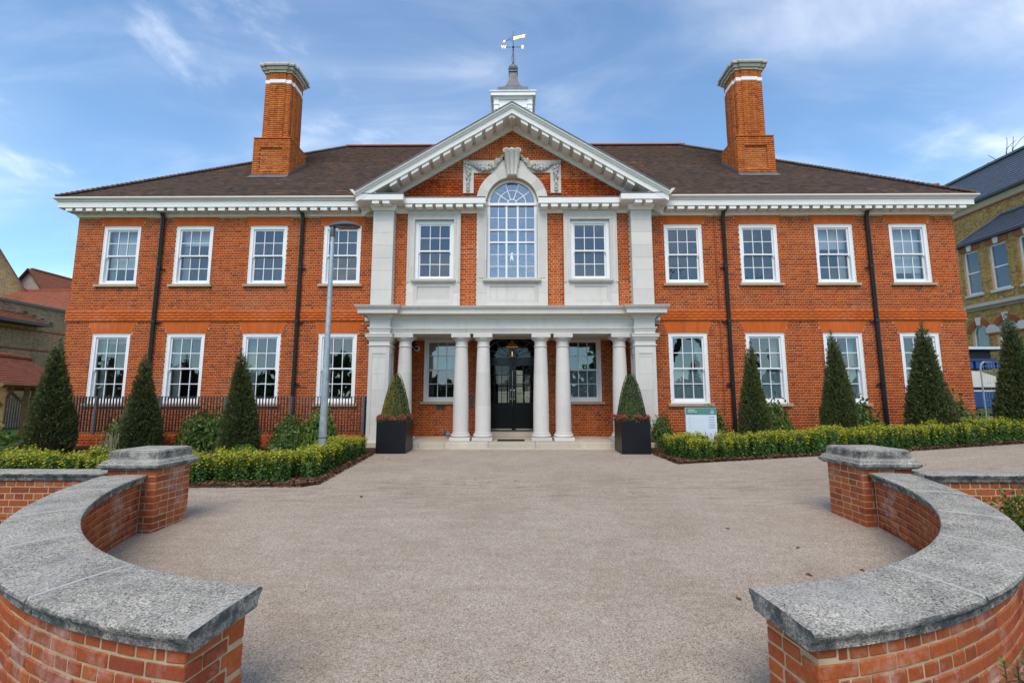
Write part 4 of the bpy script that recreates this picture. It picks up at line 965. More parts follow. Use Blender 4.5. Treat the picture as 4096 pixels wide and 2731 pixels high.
m.prism(sq(.15),14.26,14.285,'z'); m.build('cupola_box','white',root)
m=MB()
for r,z0,z1 in ((.72,14.285,14.48),(.66,14.48,14.64)): m.box(-r,r,CY-r,CY+r,z0,z1)
prof=[(.62,14.64),(.60,14.70),(.43,14.82),(.31,14.98),(.235,15.2),(.185,15.45),(.165,15.66),(.16,15.74)]
for (r0,z0),(r1,z1) in zip(prof[:-1],prof[1:]):
    m.add([(-r0,CY-r0,z0),(r0,CY-r0,z0),(r0,CY+r0,z0),(-r0,CY+r0,z0),(-r1,CY-r1,z1),(r1,CY-r1,z1),(r1,CY+r1,z1),(-r1,CY+r1,z1)],[(0,1,5,4),(1,2,6,5),(2,3,7,6),(3,0,4,7)])
m.box(-.20,.20,CY-.20,CY+.20,15.74,15.80); m.build('lead_dome','lead',root)
for i in range(4): MB().box(-.62+i*.41-.025,-.62+i*.41+.025,CY-.735,CY-.721,14.38,14.44).build('white_stud','white',root)
MB().lathe([(.12,15.79),(.17,15.80)]+[(.225*math.cos(t),15.97+.215*math.sin(t)) for t in np.linspace(-.9,1.35,12)]+[(.04,16.14)],(0,CY,0),20).build('finial_ball','lead',root,smooth=True)
m=MB(); m.lathe([(.06,16.1),(.07,16.14),(.03,16.2),(.045,16.28),(.03,16.36),(.02,16.9),(.035,16.95),(.018,17.0),(.05,17.05),(.05,17.09),(.014,17.14),(.012,17.8),(.02,17.82),(.001,17.86)],(0,CY,0),10)
m.tube([(-.36,CY,17.07),(.36,CY,17.07)],.010,6); m.tube([(0,CY-.36,17.07),(0,CY+.36,17.07)],.010,6)
for sx in (-1,1): m.tube([(sx*.02,CY,16.30),(sx*.085,CY,16.34),(sx*.075,CY,16.5),(sx*.03,CY,16.75)],.008,5); m.tube([(sx*.02,CY,16.9),(sx*.06,CY,16.86),(sx*.05,CY,16.82),(sx*.03,CY,16.84)],.006,5)
m.tube([(-.36,CY,17.38),(-.0,CY,17.50)],.009,5); m.tube([(-.09+.09*math.cos(t),CY,17.47+.10*math.sin(t)) for t in np.linspace(0,2*PI,15)],.007,5); m.build('vane_rod','iron',root)
m=MB(); m.prism([(0,17.42),(.36,17.54),(.56,17.56),(.47,17.61),(.56,17.70),(.30,17.63),(0,17.57)],CY-.008,CY+.008,'y'); m.prism([(-.38,17.31),(-.36,17.43),(-.48,17.33)],CY-.01,CY+.01,'y'); m.build('vane_banner','gold',root)
def text(s_,size,mat,parent,loc,ext=.002,name='lettering',align='LEFT',rot=(PI/2,0,0),sx=1.0):
    c=bpy.data.curves.new('t','FONT'); c.body=s_; c.size=size; c.extrude=ext; c.align_x=align
    o=bpy.data.objects.new('t',c); COL.objects.link(o); dg=bpy.context.evaluated_depsgraph_get()
    me=bpy.data.meshes.new_from_object(o.evaluated_get(dg)); bpy.data.objects.remove(o); bpy.data.curves.remove(c)
    me.materials.clear(); me.materials.append(M[mat]); r=link(name,me,parent,loc,Euler(rot)); r.scale=(sx,1,1); return r
text('W',.22,'gold',root,(-.43,CY,17.0),.01,'letter','CENTER'); text('E',.22,'gold',root,(.43,CY,17.0),.01,'letter','CENTER')
# ------------------------------------------------------------------ downpipes
for x,zb in ((-10.43,.0),(-6.24,.0),(6.24,.0),(10.46,.25)):
    m=MB(); y=WY-.085; m.tube([(x,y-.09,6.88),(x,y-.04,6.74),(x,y,6.66),(x,y,zb)],.055,14)
    p=m.build('downpipe','iron',house,smooth=True)
    for z in (5.10,3.50,1.70):
        b=MB(); b.lathe([(.056,-.03),(.068,-.03),(.072,-.02),(.062,-.01),(.062,.045),(.072,.05),(.072,.06),(.056,.065)],(x,y,z),16); s=1 if x<0 else -1
        b.box(*sorted((x+s*.05,x+s*.15)),y+.02,y+.055,z-.02,z+.025); b.lathe([(.02,-.02),(.028,0),(.02,.02)],(x+s*.14,y+.02,z),8); b.build('pipe_collar','iron',p)
MB().tube([(6.0,WY-.03,6.9),(6.0,WY-.03,5.0),(6.02,WY-.03,1.0)],.012,6).build('cable','ridge_piece',house)
# ------------------------------------------------------------------ curved garden walls
def zt_(x,y): return zg(max(-3.4,min(3.4,x)),y)      # court level under the walls
def curved_wall(sg,cx_,cy_,Ri,Ro,ph0,ph1,joints,label):
    DEP=.1025
    P=lambda r,ph:(cx_+sg*r*math.sin(ph),cy_-r*math.cos(ph))
    base=P((Ri+Ro)/2,(ph0+ph1)/2); th=empty('curved_wall',(base[0],base[1],zt_(*base)),label,'garden wall','curved entrance walls')
    wi,wo=Ri+.055,Ro-.055
    # mortar core
    n=40; V=[];Fq=[]
    for k in range(n+1):
        ph=ph0+(ph1-ph0)*k/n
        a0=.006/((Ri+Ro)/2) if k==0 else 0
        for r,h in ((wi+.005,-.25),(wo-.005,-.25),(wo-.005,.57),(wi+.005,.57)):
            x,y=P(r,ph+a0); V.append((x,y,zt_(x,y)+h))
    for k in range(n): Fq+=[(k*4+j,k*4+(j+1)%4,(k+1)*4+(j+1)%4,(k+1)*4+j) for j in range(4)]
    Fq+=[(0,1,2,3),(4*n,4*n+1,4*n+2,4*n+3)]
    m=MB(); m.v=V; m.f=Fq; m.mi=[0]*len(Fq); m.build('mortar_core','mortar_grey',th)
    pile=BrickPile(); ncourse=9
    for r,outw in ((wi,-1),(wo,1)):
        for c in range(ncourse):
            z=.565-(c+1)*GA; st=(c%2==1); p=.225 if st else .1125; L_=r*(ph1-ph0); cnt=int(L_/p)
            k0=0 if not st else 0
            s0=.0 if st else .0
            items=[]; s=s0
            if not st: items=[(.1125,.165)]; s=.175      # queen closer beside the end header
            while s+p<=L_+.05: items.append((s,s+p-.010)); s+=p
            if L_-s>.045: items.append((s,L_-.005))
            for a,b in items:
                if b>L_-.02: b=L_-.02
                if b-a<.04: continue
                pm=ph0+(a+b)/2/r; x,y=P(r,pm); t=Vector((sg*math.cos(pm),math.sin(pm),0)); nrm=Vector((sg*math.sin(pm),-math.cos(pm),0))*outw
                # u so that the outward normal lies right of it
                u=Vector((-nrm.y,nrm.x,0)); l=b-a
                e=.05; slope=(zt_(x+u.x*e,y+u.y*e)-zt_(x-u.x*e,y-u.y*e))/(2*e)
                ud=Vector((u.x,u.y,slope)).normalized()
                d=random.uniform(-.0025,.0025); o=Vector((x,y,zt_(x,y)+z+.005))+nrm*d-ud*l/2
                pile.b.append((o,ud*l,-nrm*(DEP if a==0 else .05),Vector((0,0,GA-.01)),z>-.12))
    # end face
    x0,y0=P(wi,ph0); u=Vector((P(wo,ph0)[0]-x0,P(wo,ph0)[1]-y0,0)); wd=u.length; u=u.normalized(); 
    nrm=Vector((u.y,-u.x,0)); tdir=Vector((sg*math.cos(ph0),math.sin(ph0),0))
    flip=nrm.dot(tdir)>0
    if flip: x0,y0=P(wo,ph0); u=-u; nrm=-nrm
    for c in range(ncourse):
        z=.565-(c+1)*GA
        if c%2==0: items=[(.0,.215),(.225,wd)] if flip else [(.0,wd-.225),(wd-.215,wd)]
        else: items=[(.1125,wd-.1125)]
        for a,b in items:
            o=Vector((x0,y0,0))+u*a; pile.b.append((o+nrm*random.uniform(-.001,.002)+Vector((0,0,zt_(x0,y0)+z+.005)),u*(b-a),-nrm*.1025,Vector((0,0,GA-.01)),True))
    # one mesh per length would multiply: lengths are rounded to 5 mm
    pile.emit(th,'brick_wall',300,chamfer=.006)
    # coping stones
    prof=[(.0,.655),(.035,.657),(.052,.652),(.057,.640),(.054,.628),(.040,.622),(.040,.612),(.030,.600),(.026,.590),(.026,.566),(.012,.560)]
    js=[ph0-.055/Ro]+[R(j) for j in joints]+[ph1]
    for ja,jb in zip(js[:-1],js[1:]):
        g=.0022 if ja>ph0 else 0; ns=14; V=[];ring=None
        for k in range(ns+1):
            ph=ja+g+(jb-.0022-ja-g)*k/ns
            sec=[(wi-o,z) for o,z in prof[::-1]]+[(wi+(wo-wi)*t,.655+.006*math.sin(PI*t)) for t in (.25,.5,.75)]+[(wo+o,z) for o,z in prof]
            ring=len(sec)
            for r,z in sec:
                x,y=P(r,ph); V.append((x+random.uniform(-.0012,.0012),y+random.uniform(-.0012,.0012),zt_(x,y)+z+random.uniform(-.0012,.0012)))
        Fq=[(k*ring+j,k*ring+j+1,(k+1)*ring+j+1,(k+1)*ring+j) for k in range(ns) for j in range(ring-1)]+[(k*ring+ring-1,k*ring,(k+1)*ring,(k+1)*ring+ring-1) for k in range(ns)]
        Fq+=[tuple(range(ring)),tuple(ns*ring+j for j in range(ring))]
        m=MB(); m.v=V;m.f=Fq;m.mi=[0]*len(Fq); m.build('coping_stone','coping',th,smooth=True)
    m=MB()
    for j in joints:
        ph=R(j); dph=.0026
        V=[]
        for q in (-dph,dph):
            for r,h in ((wi-.045,.645),(wi-.040,.6560),((wi+wo)/2,.6625),(wo+.040,.6560),(wo+.045,.645),(wi-.03,.57)):
                x,y=P(r,ph+q); V.append((x,y,zt_(x,y)+h+.0025))
        m.add(V,[(0,1,2,3,4,5),(6,7,8,9,10,11)]+[(k,(k+1)%6,6+(k+1)%6,6+k) for k in range(6)])
    m.build('coping_joint','jointfill',th)
    return th
curved_wall(-1,-.79,6.02,3.43,3.91,R(9.0),R(79.5),(24.6,41,55,68),'curved low brick wall with grey coping in left foreground')
curved_wall(1,.88,6.00,3.41,3.86,R(9.1),R(82.5),(25.6,41.5,55,68),'curved low brick wall with grey coping in right foreground')
def rect_bricks(pile,x0,x1,y0,y1,zb,zt,depth=.05):
    n=int(math.ceil((zt-zb)/GA)); z0=zt-n*GA
    for k,(org,u,l) in enumerate((((x0,y0),(1,0),x1-x0),((x1,y0),(0,1),y1-y0),((x1,y1),(-1,0),x1-x0),((x0,y1),(0,-1),y1-y0))):
        bl=[]
        for c in range(n):
            za=z0+c*GA+.005; zb_=z0+(c+1)*GA-.005; odd=(c+k)%2
            items=[]; s=(.0 if odd else .0)
            if odd:
                items=[(0,.215),(.225,l-.225),(l-.215,l)]
            else:
                s=.1125; e_=l-.1125; k2=max(1,round((e_-s+.01)/.1125)); w_=(e_-s+.01)/k2
                for i in range(k2): items.append((s+i*w_,s+(i+1)*w_-.01))
            for a,b in items:
                if b-a>.03: bl.append((a,b,za,zb_,True))
        pile.plane(bl,(org[0],org[1],0),(u[0],u[1],0),.1025)
def pier(x0,x1,y0,y1,zt,label):
    zb=zt_((x0+x1)/2,y0)-.05; th=empty('brick_pier',((x0+x1)/2,(y0+y1)/2,zb+.05),label,'pier','wall piers')
    MB().box(x0+.005,x1-.005,y0+.005,y1-.005,zb-.15,zt+.004).build('mortar_core','mortar_grey',th)
    p=BrickPile(); rect_bricks(p,x0,x1,y0,y1,zb-.1,zt); p.emit(th,'brick_wall',300,chamfer=.006)
    sq=[(x0,y0),(x1,y0),(x1,y1),(x0,y1)]
    m=MB(); m.sweep([(-.02,zt+.001),(.035,zt+.001),(.038,zt+.012),(.05,zt+.016),(.068,zt+.030),(.068,zt+.060),(.050,zt+.072),(.040,zt+.092),(.020,zt+.108),(.004,zt+.112),(.0,zt+.125),(.0,zt+.198),(-.012,zt+.204),(-.012,zt+.212),(-.045,zt+.222)],sq,True)
    n=len(m.v)//4; cxm,cym=(x0+x1)/2,(y0+y1)/2; m.v.append((cxm,cym,zt+.238)); k=len(m.v)-1
    for i in range(4): m.f.append((i*15+14,((i+1)%4)*15+14,k)); m.mi.append(0)
    m.v=[(a+random.uniform(-.001,.001),b+random.uniform(-.001,.001),c) for a,b,c in m.v]
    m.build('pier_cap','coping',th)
pier(-4.64,-4.06,5.39,5.95,.497,'square brick pier with stepped grey cap at left wall end')
pier(4.20,4.80,5.57,6.17,.492,'square brick pier with stepped grey cap at right wall end')
def straight_wall(x0,x1,y0,y1,zt,label):
    th=empty('straight_wall',((x0+x1)/2,(y0+y1)/2,-.2),label,'garden wall','straight boundary walls')
    a,b=y0+.05,y1-.05
    MB().box(x0,x1,a+.005,b-.005,-.5,zt-.09).build('mortar_core','mortar_grey',th)
    p=BrickPile(); p.plane(bond(lambda z:[(x0,x1)],zt-.09-8*GA,zt-.09,0,2),(0,a,0),(1,0,0),.05)
    p.plane([(-q,-pp,z0,z1,f) for pp,q,z0,z1,f in bond(lambda z:[(x0,x1)],zt-.09-8*GA,zt-.09,0,4)],(0,b,0),(-1,0,0),.05)
    p.emit(th,'brick_wall',300,chamfer=.006)
    prof=[(-.01,-.092),(.02,-.09),(.026,-.06),(.03,-.05),(.040,-.04),(.040,-.03),(.054,-.022),(.054,-.008),(.035,0),(-.05,.006)]
    L_=1.06; n=int((x1-x0)/L_)
    for i in range(n+1):
        u0=x0+i*L_+.003; u1=min(x0+(i+1)*L_-.003,x1)
        if u1-u0<.1: continue
        sec=[(a-o,zt+z) for o,z in prof]+[(b+o,zt+z) for o,z in prof[::-1]]
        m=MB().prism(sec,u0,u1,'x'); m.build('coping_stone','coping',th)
    MB().box(x0,x1,a-.02,b+.02,zt-.085,zt-.004).build('coping_joint','jointfill',th)
straight_wall(-12,-4.645,5.43,5.75,.452,'straight low brick wall with grey coping left of left pier')
straight_wall(4.805,14,5.40,5.72,.452,'straight low brick wall with grey coping right of right pier')
# ------------------------------------------------------------------ foliage builders
def leaves(C,Nrm,L_,W_,jit=.6,tilt=None):
    """diamond leaves at points C facing about Nrm; returns verts, quads."""
    n=len(C); d=Nrm+rng.normal(0,jit,(n,3)); d/=np.linalg.norm(d,axis=1,keepdims=True)+1e-9
    a=rng.normal(0,1,(n,3)); a-=d*(a*d).sum(1,keepdims=True); a/=np.linalg.norm(a,axis=1,keepdims=True)+1e-9
    if tilt is not None:
        a=tilt-d*(tilt*d).sum(1,keepdims=True)+a*.35; a/=np.linalg.norm(a,axis=1,keepdims=True)+1e-9
    b=np.cross(d,a); l=L_*rng.uniform(.7,1.3,(n,1)); w=W_*rng.uniform(.7,1.3,(n,1))
    V=np.stack([C-a*l,C+b*w+d*w*.25,C+a*l,C-b*w+d*w*.25],1).reshape(-1,3)
    return V,np.arange(4*n).reshape(-1,4)
def merge(parts):
    V=[];F_=[];mi=[];o=0
    for v,f,m in parts: V.append(v);F_.append(f+o);mi.append(np.full(len(f),m) if np.isscalar(m) else m);o+=len(v)
    return np.concatenate(V),np.concatenate(F_),np.concatenate(mi)
def bumps(u,seed,k=6):
    r=np.random.default_rng(seed); s=np.zeros(len(u))
    for _ in range(k): w=r.normal(0,1,3)*6; s+=np.sin(u@w+r.uniform(0,6))
    return s/k
YT=[0,.06,.25,.45,.62,.78,.9,1.0]; YR=[.86,1.0,.90,.68,.47,.31,.20,.06]
def yew_mesh(seed,h=2.4,rb=.55,n=4200):
    r=np.random.default_rng(seed); t=1-np.sqrt(r.random(n)); t=np.clip(t,0,.995); ph=r.uniform(0,2*PI,n)
    prof=np.interp(t,YT,YR)*rb
    dirv=np.stack([np.cos(ph),np.sin(ph),np.zeros(n)],1); u=np.stack([np.cos(ph),np.sin(ph),t*3],1)
    rad=prof*(1+.16*bumps(u*1.3,seed))*(1-.16*r.random(n)**2)+.020*r.normal(0,1,n)
    C=dirv*rad[:,None]; C[:,2]=.08+t*h+r.normal(0,.01,n)
    C[:,0]+=.05*np.sin(t*5+seed)*t; C[:,1]+=.04*np.cos(t*4+seed)*t
    out_=dirv+np.array([0,0,.55]); out_/=np.linalg.norm(out_,axis=1,keepdims=True)
    parts=[]
    # each sprig: a fan of narrow needles along an outward twig
    for k in range(7):
        s=(k-1)*.014; side=rng.normal(0,1,(n,3)); q=C+out_*s+rng.normal(0,.012,(n,3))
        parts.append((*leaves(q,np.cross(out_,side),.036,.0095,.4,out_+side*.35),0))
    # spire tuft
    m=120; tt=r.uniform(.93,1.06,m); q=np.stack([r.normal(0,.03,m),r.normal(0,.03,m),.08+tt*h],1); q[:,0]+=.05*np.sin(tt*5+seed)*tt;q[:,1]+=.04*np.cos(tt*4+seed)*tt
    parts.append((*leaves(q,r.normal(0,1,(m,3)),.035,.008,.5,np.tile([0,0,1.],(m,1))),0))
    V,Fq,mi=merge(parts)
    mi=(rng.random(len(Fq))<.10).astype(int)
    me=quickmesh('foliage',V,Fq,['yew','yew_tip'],mi)
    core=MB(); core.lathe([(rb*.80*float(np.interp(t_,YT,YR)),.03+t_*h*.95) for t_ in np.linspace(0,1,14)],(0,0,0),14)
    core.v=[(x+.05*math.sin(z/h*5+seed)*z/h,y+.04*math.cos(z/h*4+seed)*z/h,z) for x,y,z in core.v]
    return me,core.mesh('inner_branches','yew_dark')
YV=[yew_mesh(s) for s in (1,2,3)]
TRK=MB().lathe([(.05,-.1),(.045,.1),(.03,.6)],(0,0,0),8).mesh('trunk','bark')
def yew(x,y,h,w,v,label,rot):
    z=zg(x,y); t=empty('yew_cone',(x,y,z),label,'topiary','clipped yew cones'); me,co=YV[v]
    for nm,d in (('foliage',me),('inner_branches',co),('trunk',TRK)):
        o=link(nm,d,t,(x,y,z)); o.rotation_euler=(.02*math.sin(rot*3),.03*math.cos(rot*5),rot); o.scale=(w/1.60,w/1.60,h/2.45)
yew(-11.05,11.0,2.62,1.26,0,'tall clipped yew cone at far left beside the timber shelter',.3)
yew(-8.86,11.0,2.25,1.12,1,'clipped yew cone before the leftmost downpipe, second from left',1.9)
yew(-6.48,11.0,2.38,1.16,2,'dark clipped yew cone behind the left pier, nearest the lamp post',3.7)
yew(5.95,11.3,2.45,1.02,1,'slim clipped yew cone just right of the white sign board',4.4)
yew(7.95,11.2,2.62,1.10,0,'clipped yew cone with crooked tip, second to right of sign board',2.4)
yew(10.15,11.2,2.72,1.32,2,'broad clipped yew cone before the last ground floor window on right',5.5)
yew(12.15,11.1,2.80,1.25,1,'clipped yew cone at far right edge beyond the mansion corner',.9)
def hedge_mesh(seed,h=.46,r0=.19,tip=.40,mats=('hedge','hedge_tip'),nst=50,per=22,leaf=.021):
    r=np.random.default_rng(seed); C=[];Nn=[];T=[]; mi=[]
    for i in range(nst):
        a=r.uniform(0,2*PI); q=math.sqrt(r.random())*r0*.92; bx,by=q*math.cos(a),q*math.sin(a); hh=h*r.uniform(.82,1.06)*(1-.10*(q/r0)**2); lx,ly=r.normal(0,.03,2)
        t=np.linspace(.06,1,per)+r.uniform(-.02,.02,per)
        an=np.arange(per)*2.4+r.uniform(0,6)
        off=.020*(1-.4*t); x=bx+lx*t+off*np.cos(an); y=by+ly*t+off*np.sin(an); z=t*hh
        C.append(np.stack([x,y,z],1)); Nn.append(np.stack([np.cos(an)*.5,np.sin(an)*.5,np.full(per,.9)],1)); T.append(np.stack([np.cos(an),np.sin(an),np.full(per,.5)],1))
        th=1-tip*r.uniform(.4,1.5); mi.append((t>th).astype(int))
    C=np.concatenate(C);Nn=np.concatenate(Nn);T=np.concatenate(T);mi=np.concatenate(mi)
    V,Fq=leaves(C,Nn,leaf,leaf*.55,.35,T)
    # a dark twiggy heart so that the plant is not see-through
    k=420; ph=r.uniform(0,2*PI,k); z=r.uniform(.02,h*.8,k); q=np.sqrt(r.random(k))*r0*.7
    V2,F2=leaves(np.stack([q*np.cos(ph),q*np.sin(ph),z],1),np.stack([np.cos(ph),np.sin(ph),0*ph],1),.035,.02,.5)
    V,Fq,mi=merge([(V,Fq,mi),(V2,F2,0)])
    return quickmesh('hedge_shrub',V,Fq,list(mats),mi)
HM=[hedge_mesh(20+i) for i in range(5)]
ORD='first second third fourth fifth sixth seventh eighth ninth tenth eleventh twelfth thirteenth fourteenth fifteenth sixteenth seventeenth eighteenth nineteenth'.split()
def ordinal(n):
    if n<20: return ORD[n-1]
    t=('twent','thirt','fort','fift')[n//10-2]
    return t+('ieth' if n%10==0 else 'y-'+ORD[n%10-1])
def hedge_row(pts,step,label,group,hs=1.0):
    acc=0; no=0
    for (ax,ay),(bx,by) in zip(pts[:-1],pts[1:]):
        l=math.hypot(bx-ax,by-ay); s=acc
        if l<1e-6: continue
        while s<l:
            t=s/l; x=ax+(bx-ax)*t+random.uniform(-.03,.03); y=ay+(by-ay)*t+random.uniform(-.03,.03)
            o=link('hedge_shrub',random.choice(HM),None,(x,y,zg(x,y)+.01)); k=random.uniform(.86,1.14)*hs
            o.rotation_euler=(0,0,random.uniform(0,6)); o.scale=(1.05,1.05,k*1.06); no+=1; tagp(o,'%s gold tipped hedge shrub %s'%(ordinal(no),label),'shrub',group); s+=step*random.uniform(.9,1.12)
        acc=s-l
hedge_row([(-3.64,11.0),(-3.58,8.18)],.33,'from the left planter in the row by the lamp post','left hedge running towards camera')
hedge_row([(-3.95,8.02),(-5.6,7.95),(-13.2,7.9)],.31,'leftwards from the drive in the row behind left pier','left hedge along the front')
hedge_row([(-3.95,11.1),(-3.9,8.4)],.32,'from left planter in the inner row beside lamp post','left hedge running towards camera, inner row',.95)
hedge_row([(-4.1,8.42),(-5.6,8.35),(-13.0,8.3)],.36,'leftwards from the drive in the second row behind left pier','left hedge along the front, second row')
hedge_row([(3.74,11.05),(3.84,10.18),(4.84,10.22),(6.67,10.33),(8.68,10.43),(11.4,10.73),(14.5,11.25)],.34,'from the right planter in the right front row','right hedge',1.02)
hedge_row([(4.1,11.0),(4.15,10.5),(4.84,10.50),(8.68,10.70),(14.5,11.5)],.34,'from the right planter in the right back row','right hedge, back row',1.02)
def bush_mesh(seed,mats,leaf=.024,n=2600,flat=1.0,core='yew_dark',spiky=0):
    r=np.random.default_rng(seed); d=r.normal(0,1,(n,3)); d/=np.linalg.norm(d,axis=1,keepdims=True); d[:,2]=np.abs(d[:,2])
    rad=(1+.16*bumps(d,seed,5))*(1-.4*r.random(n)**2.2)
    C=d*rad[:,None]; C[:,2]*=flat
    if spiky:
        k=r.random(n)<.3; C[k]*= (1+.3*r.random((k.sum(),1)))
    V,Fq=leaves(C,d,leaf,leaf*.5,.8); mi=(r.random(len(Fq))<.25).astype(int) if len(mats)>1 else np.zeros(len(Fq),int)
    return quickmesh('leaves',V,Fq,list(mats),mi)
BU={'dome':[bush_mesh(40+i,('bright',),.05,2200) for i in range(2)],'loose':[bush_mesh(50+i,('shrub','hedge'),.085,1900,1.1,spiky=1) for i in range(3)],'fresh':[bush_mesh(60,('bright','shrub'),.08,2000,1.0,spiky=1)],'fine':[bush_mesh(90,('shrub','hedge_tip'),.045,5200,1.0,spiky=1)],'dark':[bush_mesh(65,('yew','shrub'),.06,2500,1.0)]}
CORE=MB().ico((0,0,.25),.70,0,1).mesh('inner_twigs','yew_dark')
def bush(kind,x,y,r,h,label,group=None,core=True,cat='shrub'):
    z=zg(x,y); t=empty('bush',(x,y,z),label,cat,group)
    o=link('leaves',random.choice(BU[kind]),t,(x,y,z)); o.scale=(r,r,h); o.rotation_euler=(0,0,random.uniform(0,6))
    if core: c=link('inner_twigs',CORE,t,(x,y,z)); c.scale=(r*.9,r*.9,h*.85)
bush('fresh',-12.2,10.2,.75,.80,'bright green bush at the far left edge below the timber shelter')
bush('dome',-10.3,9.3,.48,.42,'low rounded bright green bush in front of the leftmost yew')
bush('loose',-9.6,11.75,.55,.95,'leafy green shrub by the railings between first and second yew')
bush('loose',-8.0,11.8,.50,.80,'leafy green shrub by the railings right of second yew')
bush('loose',-7.3,11.7,.45,.85,'leafy green shrub by the railings left of third yew')
bush('loose',-5.6,11.6,.42,.72,'leafy green shrub by the railings right of third yew')
bush('fresh',-4.75,11.4,.42,.98,'upright green shrub behind the lamp post')
bush('dome',-5.35,9.3,.34,.46,'low rounded bright green bush left of the lamp post')
bush('loose',-5.0,10.2,.35,.45,'small green shrub close behind the hedge left of lamp post')
bush('loose',3.95,12.2,.30,.70,'thin leafy shrub between right planter and white sign')
bush('loose',5.15,12.0,.42,.78,'dark leafy shrub at the right edge of the white sign')
bush('loose',6.9,12.2,.45,.88,'leafy shrub between the first and second yew right of the sign')
bush('dome',5.6,11.0,.30,.44,'low rounded bright green bush at the foot of the slim yew')
bush('dome',7.3,10.95,.30,.42,'low rounded bright green bush between two yews right of sign')
bush('loose',9.0,12.2,.55,.85,'leafy shrub at the foot of the rightmost downpipe')
bush('dome',9.45,10.95,.32,.40,'low rounded bright green bush in front of the broad yew')
bush('loose',11.4,12.2,.60,.80,'leafy shrub at the right hand corner of the mansion')
bush('dome',11.8,10.95,.45,.52,'low rounded bright green bush in front of the far right yew')
bush('dark',-16.6,12.6,1.6,1.15,'dark green bush under the timber shelter at left edge')
bush('fine',5.20,4.5,.46,.60,'green gold shrub behind the right curved wall at picture edge')
bush('fine',-4.9,4.2,.30,.58,'green shrub behind the left curved wall at picture edge')
# dry stems among the shrubs
m=MB()
for i in range(60):
    x=-9.2+random.gauss(0,.12); y=10.6+random.gauss(0,.1); m.tube([(x,y,zg(x,y)),(x+random.gauss(0,.04),y,zg(x,y)+random.uniform(.3,.6))],.006,4)
tagp(m.build('dry_stems','straw'),'pale dry stems between the first two yews on the left','dry plant')
m=MB()
for i in range(40):
    x=11.6+random.gauss(0,.10); y=11.6+random.gauss(0,.1); m.tube([(x,y,zg(x,y)),(x+random.gauss(0,.06),y,zg(x,y)+random.uniform(.3,.62))],.006,4)
tagp(m.build('dry_stems','straw'),'pale dry stems near the mansion corner on the right','dry plant')
# near sprigs
def sprig(x,y,ztop,label,n=3,seed=0,lf=.014):
    r=np.random.default_rng(seed); z0=zg(x,y); t=empty('box_sprig',(x,y,z0),label,'plant'); C=[];Nn=[];T=[]; st=MB()
    for i in range(n):
        bx,by=x+r.normal(0,.03)*(i>0)*2,y+r.normal(0,.03)*(i>0)*2; top=ztop-(0 if i==0 else r.uniform(.06,.2)); lean=r.normal(0,.02,2)
        st.tube([(bx,by,z0),(bx+lean[0],by+lean[1],top)],[.006,.002],5); k=int((top-z0)/.007)
        tt=np.linspace(.1,1,k); an=np.arange(k)*2.4; rr_=.030*(1-.65*tt**3)
        C.append(np.stack([bx+lean[0]*tt+rr_*np.cos(an),by+lean[1]*tt+rr_*np.sin(an),z0+(top-z0)*tt],1)); T.append(np.stack([np.cos(an),np.sin(an),np.full(k,.7)],1)); Nn.append(np.stack([-np.cos(an)*.4,-np.sin(an)*.4,np.full(k,.9)],1))
    V,Fq=leaves(np.concatenate(C),np.concatenate(Nn),lf,lf*.5,.25,np.concatenate(T)); mi=(V.reshape(-1,4,3)[:,0,2]>ztop-.10).astype(int)
    link('leaves',quickmesh('leaves',V,Fq,['shrub','bright'],mi),t); st.build('stem','bark',t)
sprig(1.92,1.78,.46,'leafy box sprig before the right curved wall at bottom edge',5,1)
sprig(-1.78,1.72,.30,'box sprig tip before the left curved wall at bottom edge',3,2)
sprig(-2.05,1.78,.29,'box sprig tip at the bottom left corner of the picture',3,3)
# ------------------------------------------------------------------ planters with topiary
def topiary_mesh(seed,h=1.12,rb=.345,n=9000,gold=True):
    r=np.random.default_rng(seed); t=1-np.sqrt(r.random(n)*.985+.0); ph=r.uniform(0,2*PI,n)
    rad=(rb*1.04*(1-t)**.62+.03)*(1-.07*r.random(n)**2)*(1+.03*bumps(np.stack([np.cos(ph),np.sin(ph),t*3],1),seed))
    d=np.stack([np.cos(ph),np.sin(ph),np.full(n,.35)],1); C=np.stack([rad*np.cos(ph),rad*np.sin(ph),t*h],1)
    V,Fq=leaves(C,d,.0135,.0085,.55)
    g=np.clip((-np.cos(ph-.3)*.5+.25+.5*bumps(np.stack([np.cos(ph),np.sin(ph),t*2],1),seed+9)),0,1)
    mi=(r.random(n)<(np.clip(g*1.5+.1,0,.95) if gold else g*.12)).astype(int)
    return quickmesh('foliage',V,Fq,['box','box_gold'],mi),MB().lathe([(rb*.96*(1-q)**.62+.012,q*h*.97) for q in np.linspace(0,1,12)],(0,0,0),16).mesh('inner_branches','yew_dark')
FLm=MB(); rr=random.Random(5)
for i in range(26): FLm.ico((rr.gauss(0,.016),rr.gauss(0,.016),rr.uniform(0,.045)),rr.uniform(.006,.011))
FLOWER=FLm.mesh('flower_head','redflower')
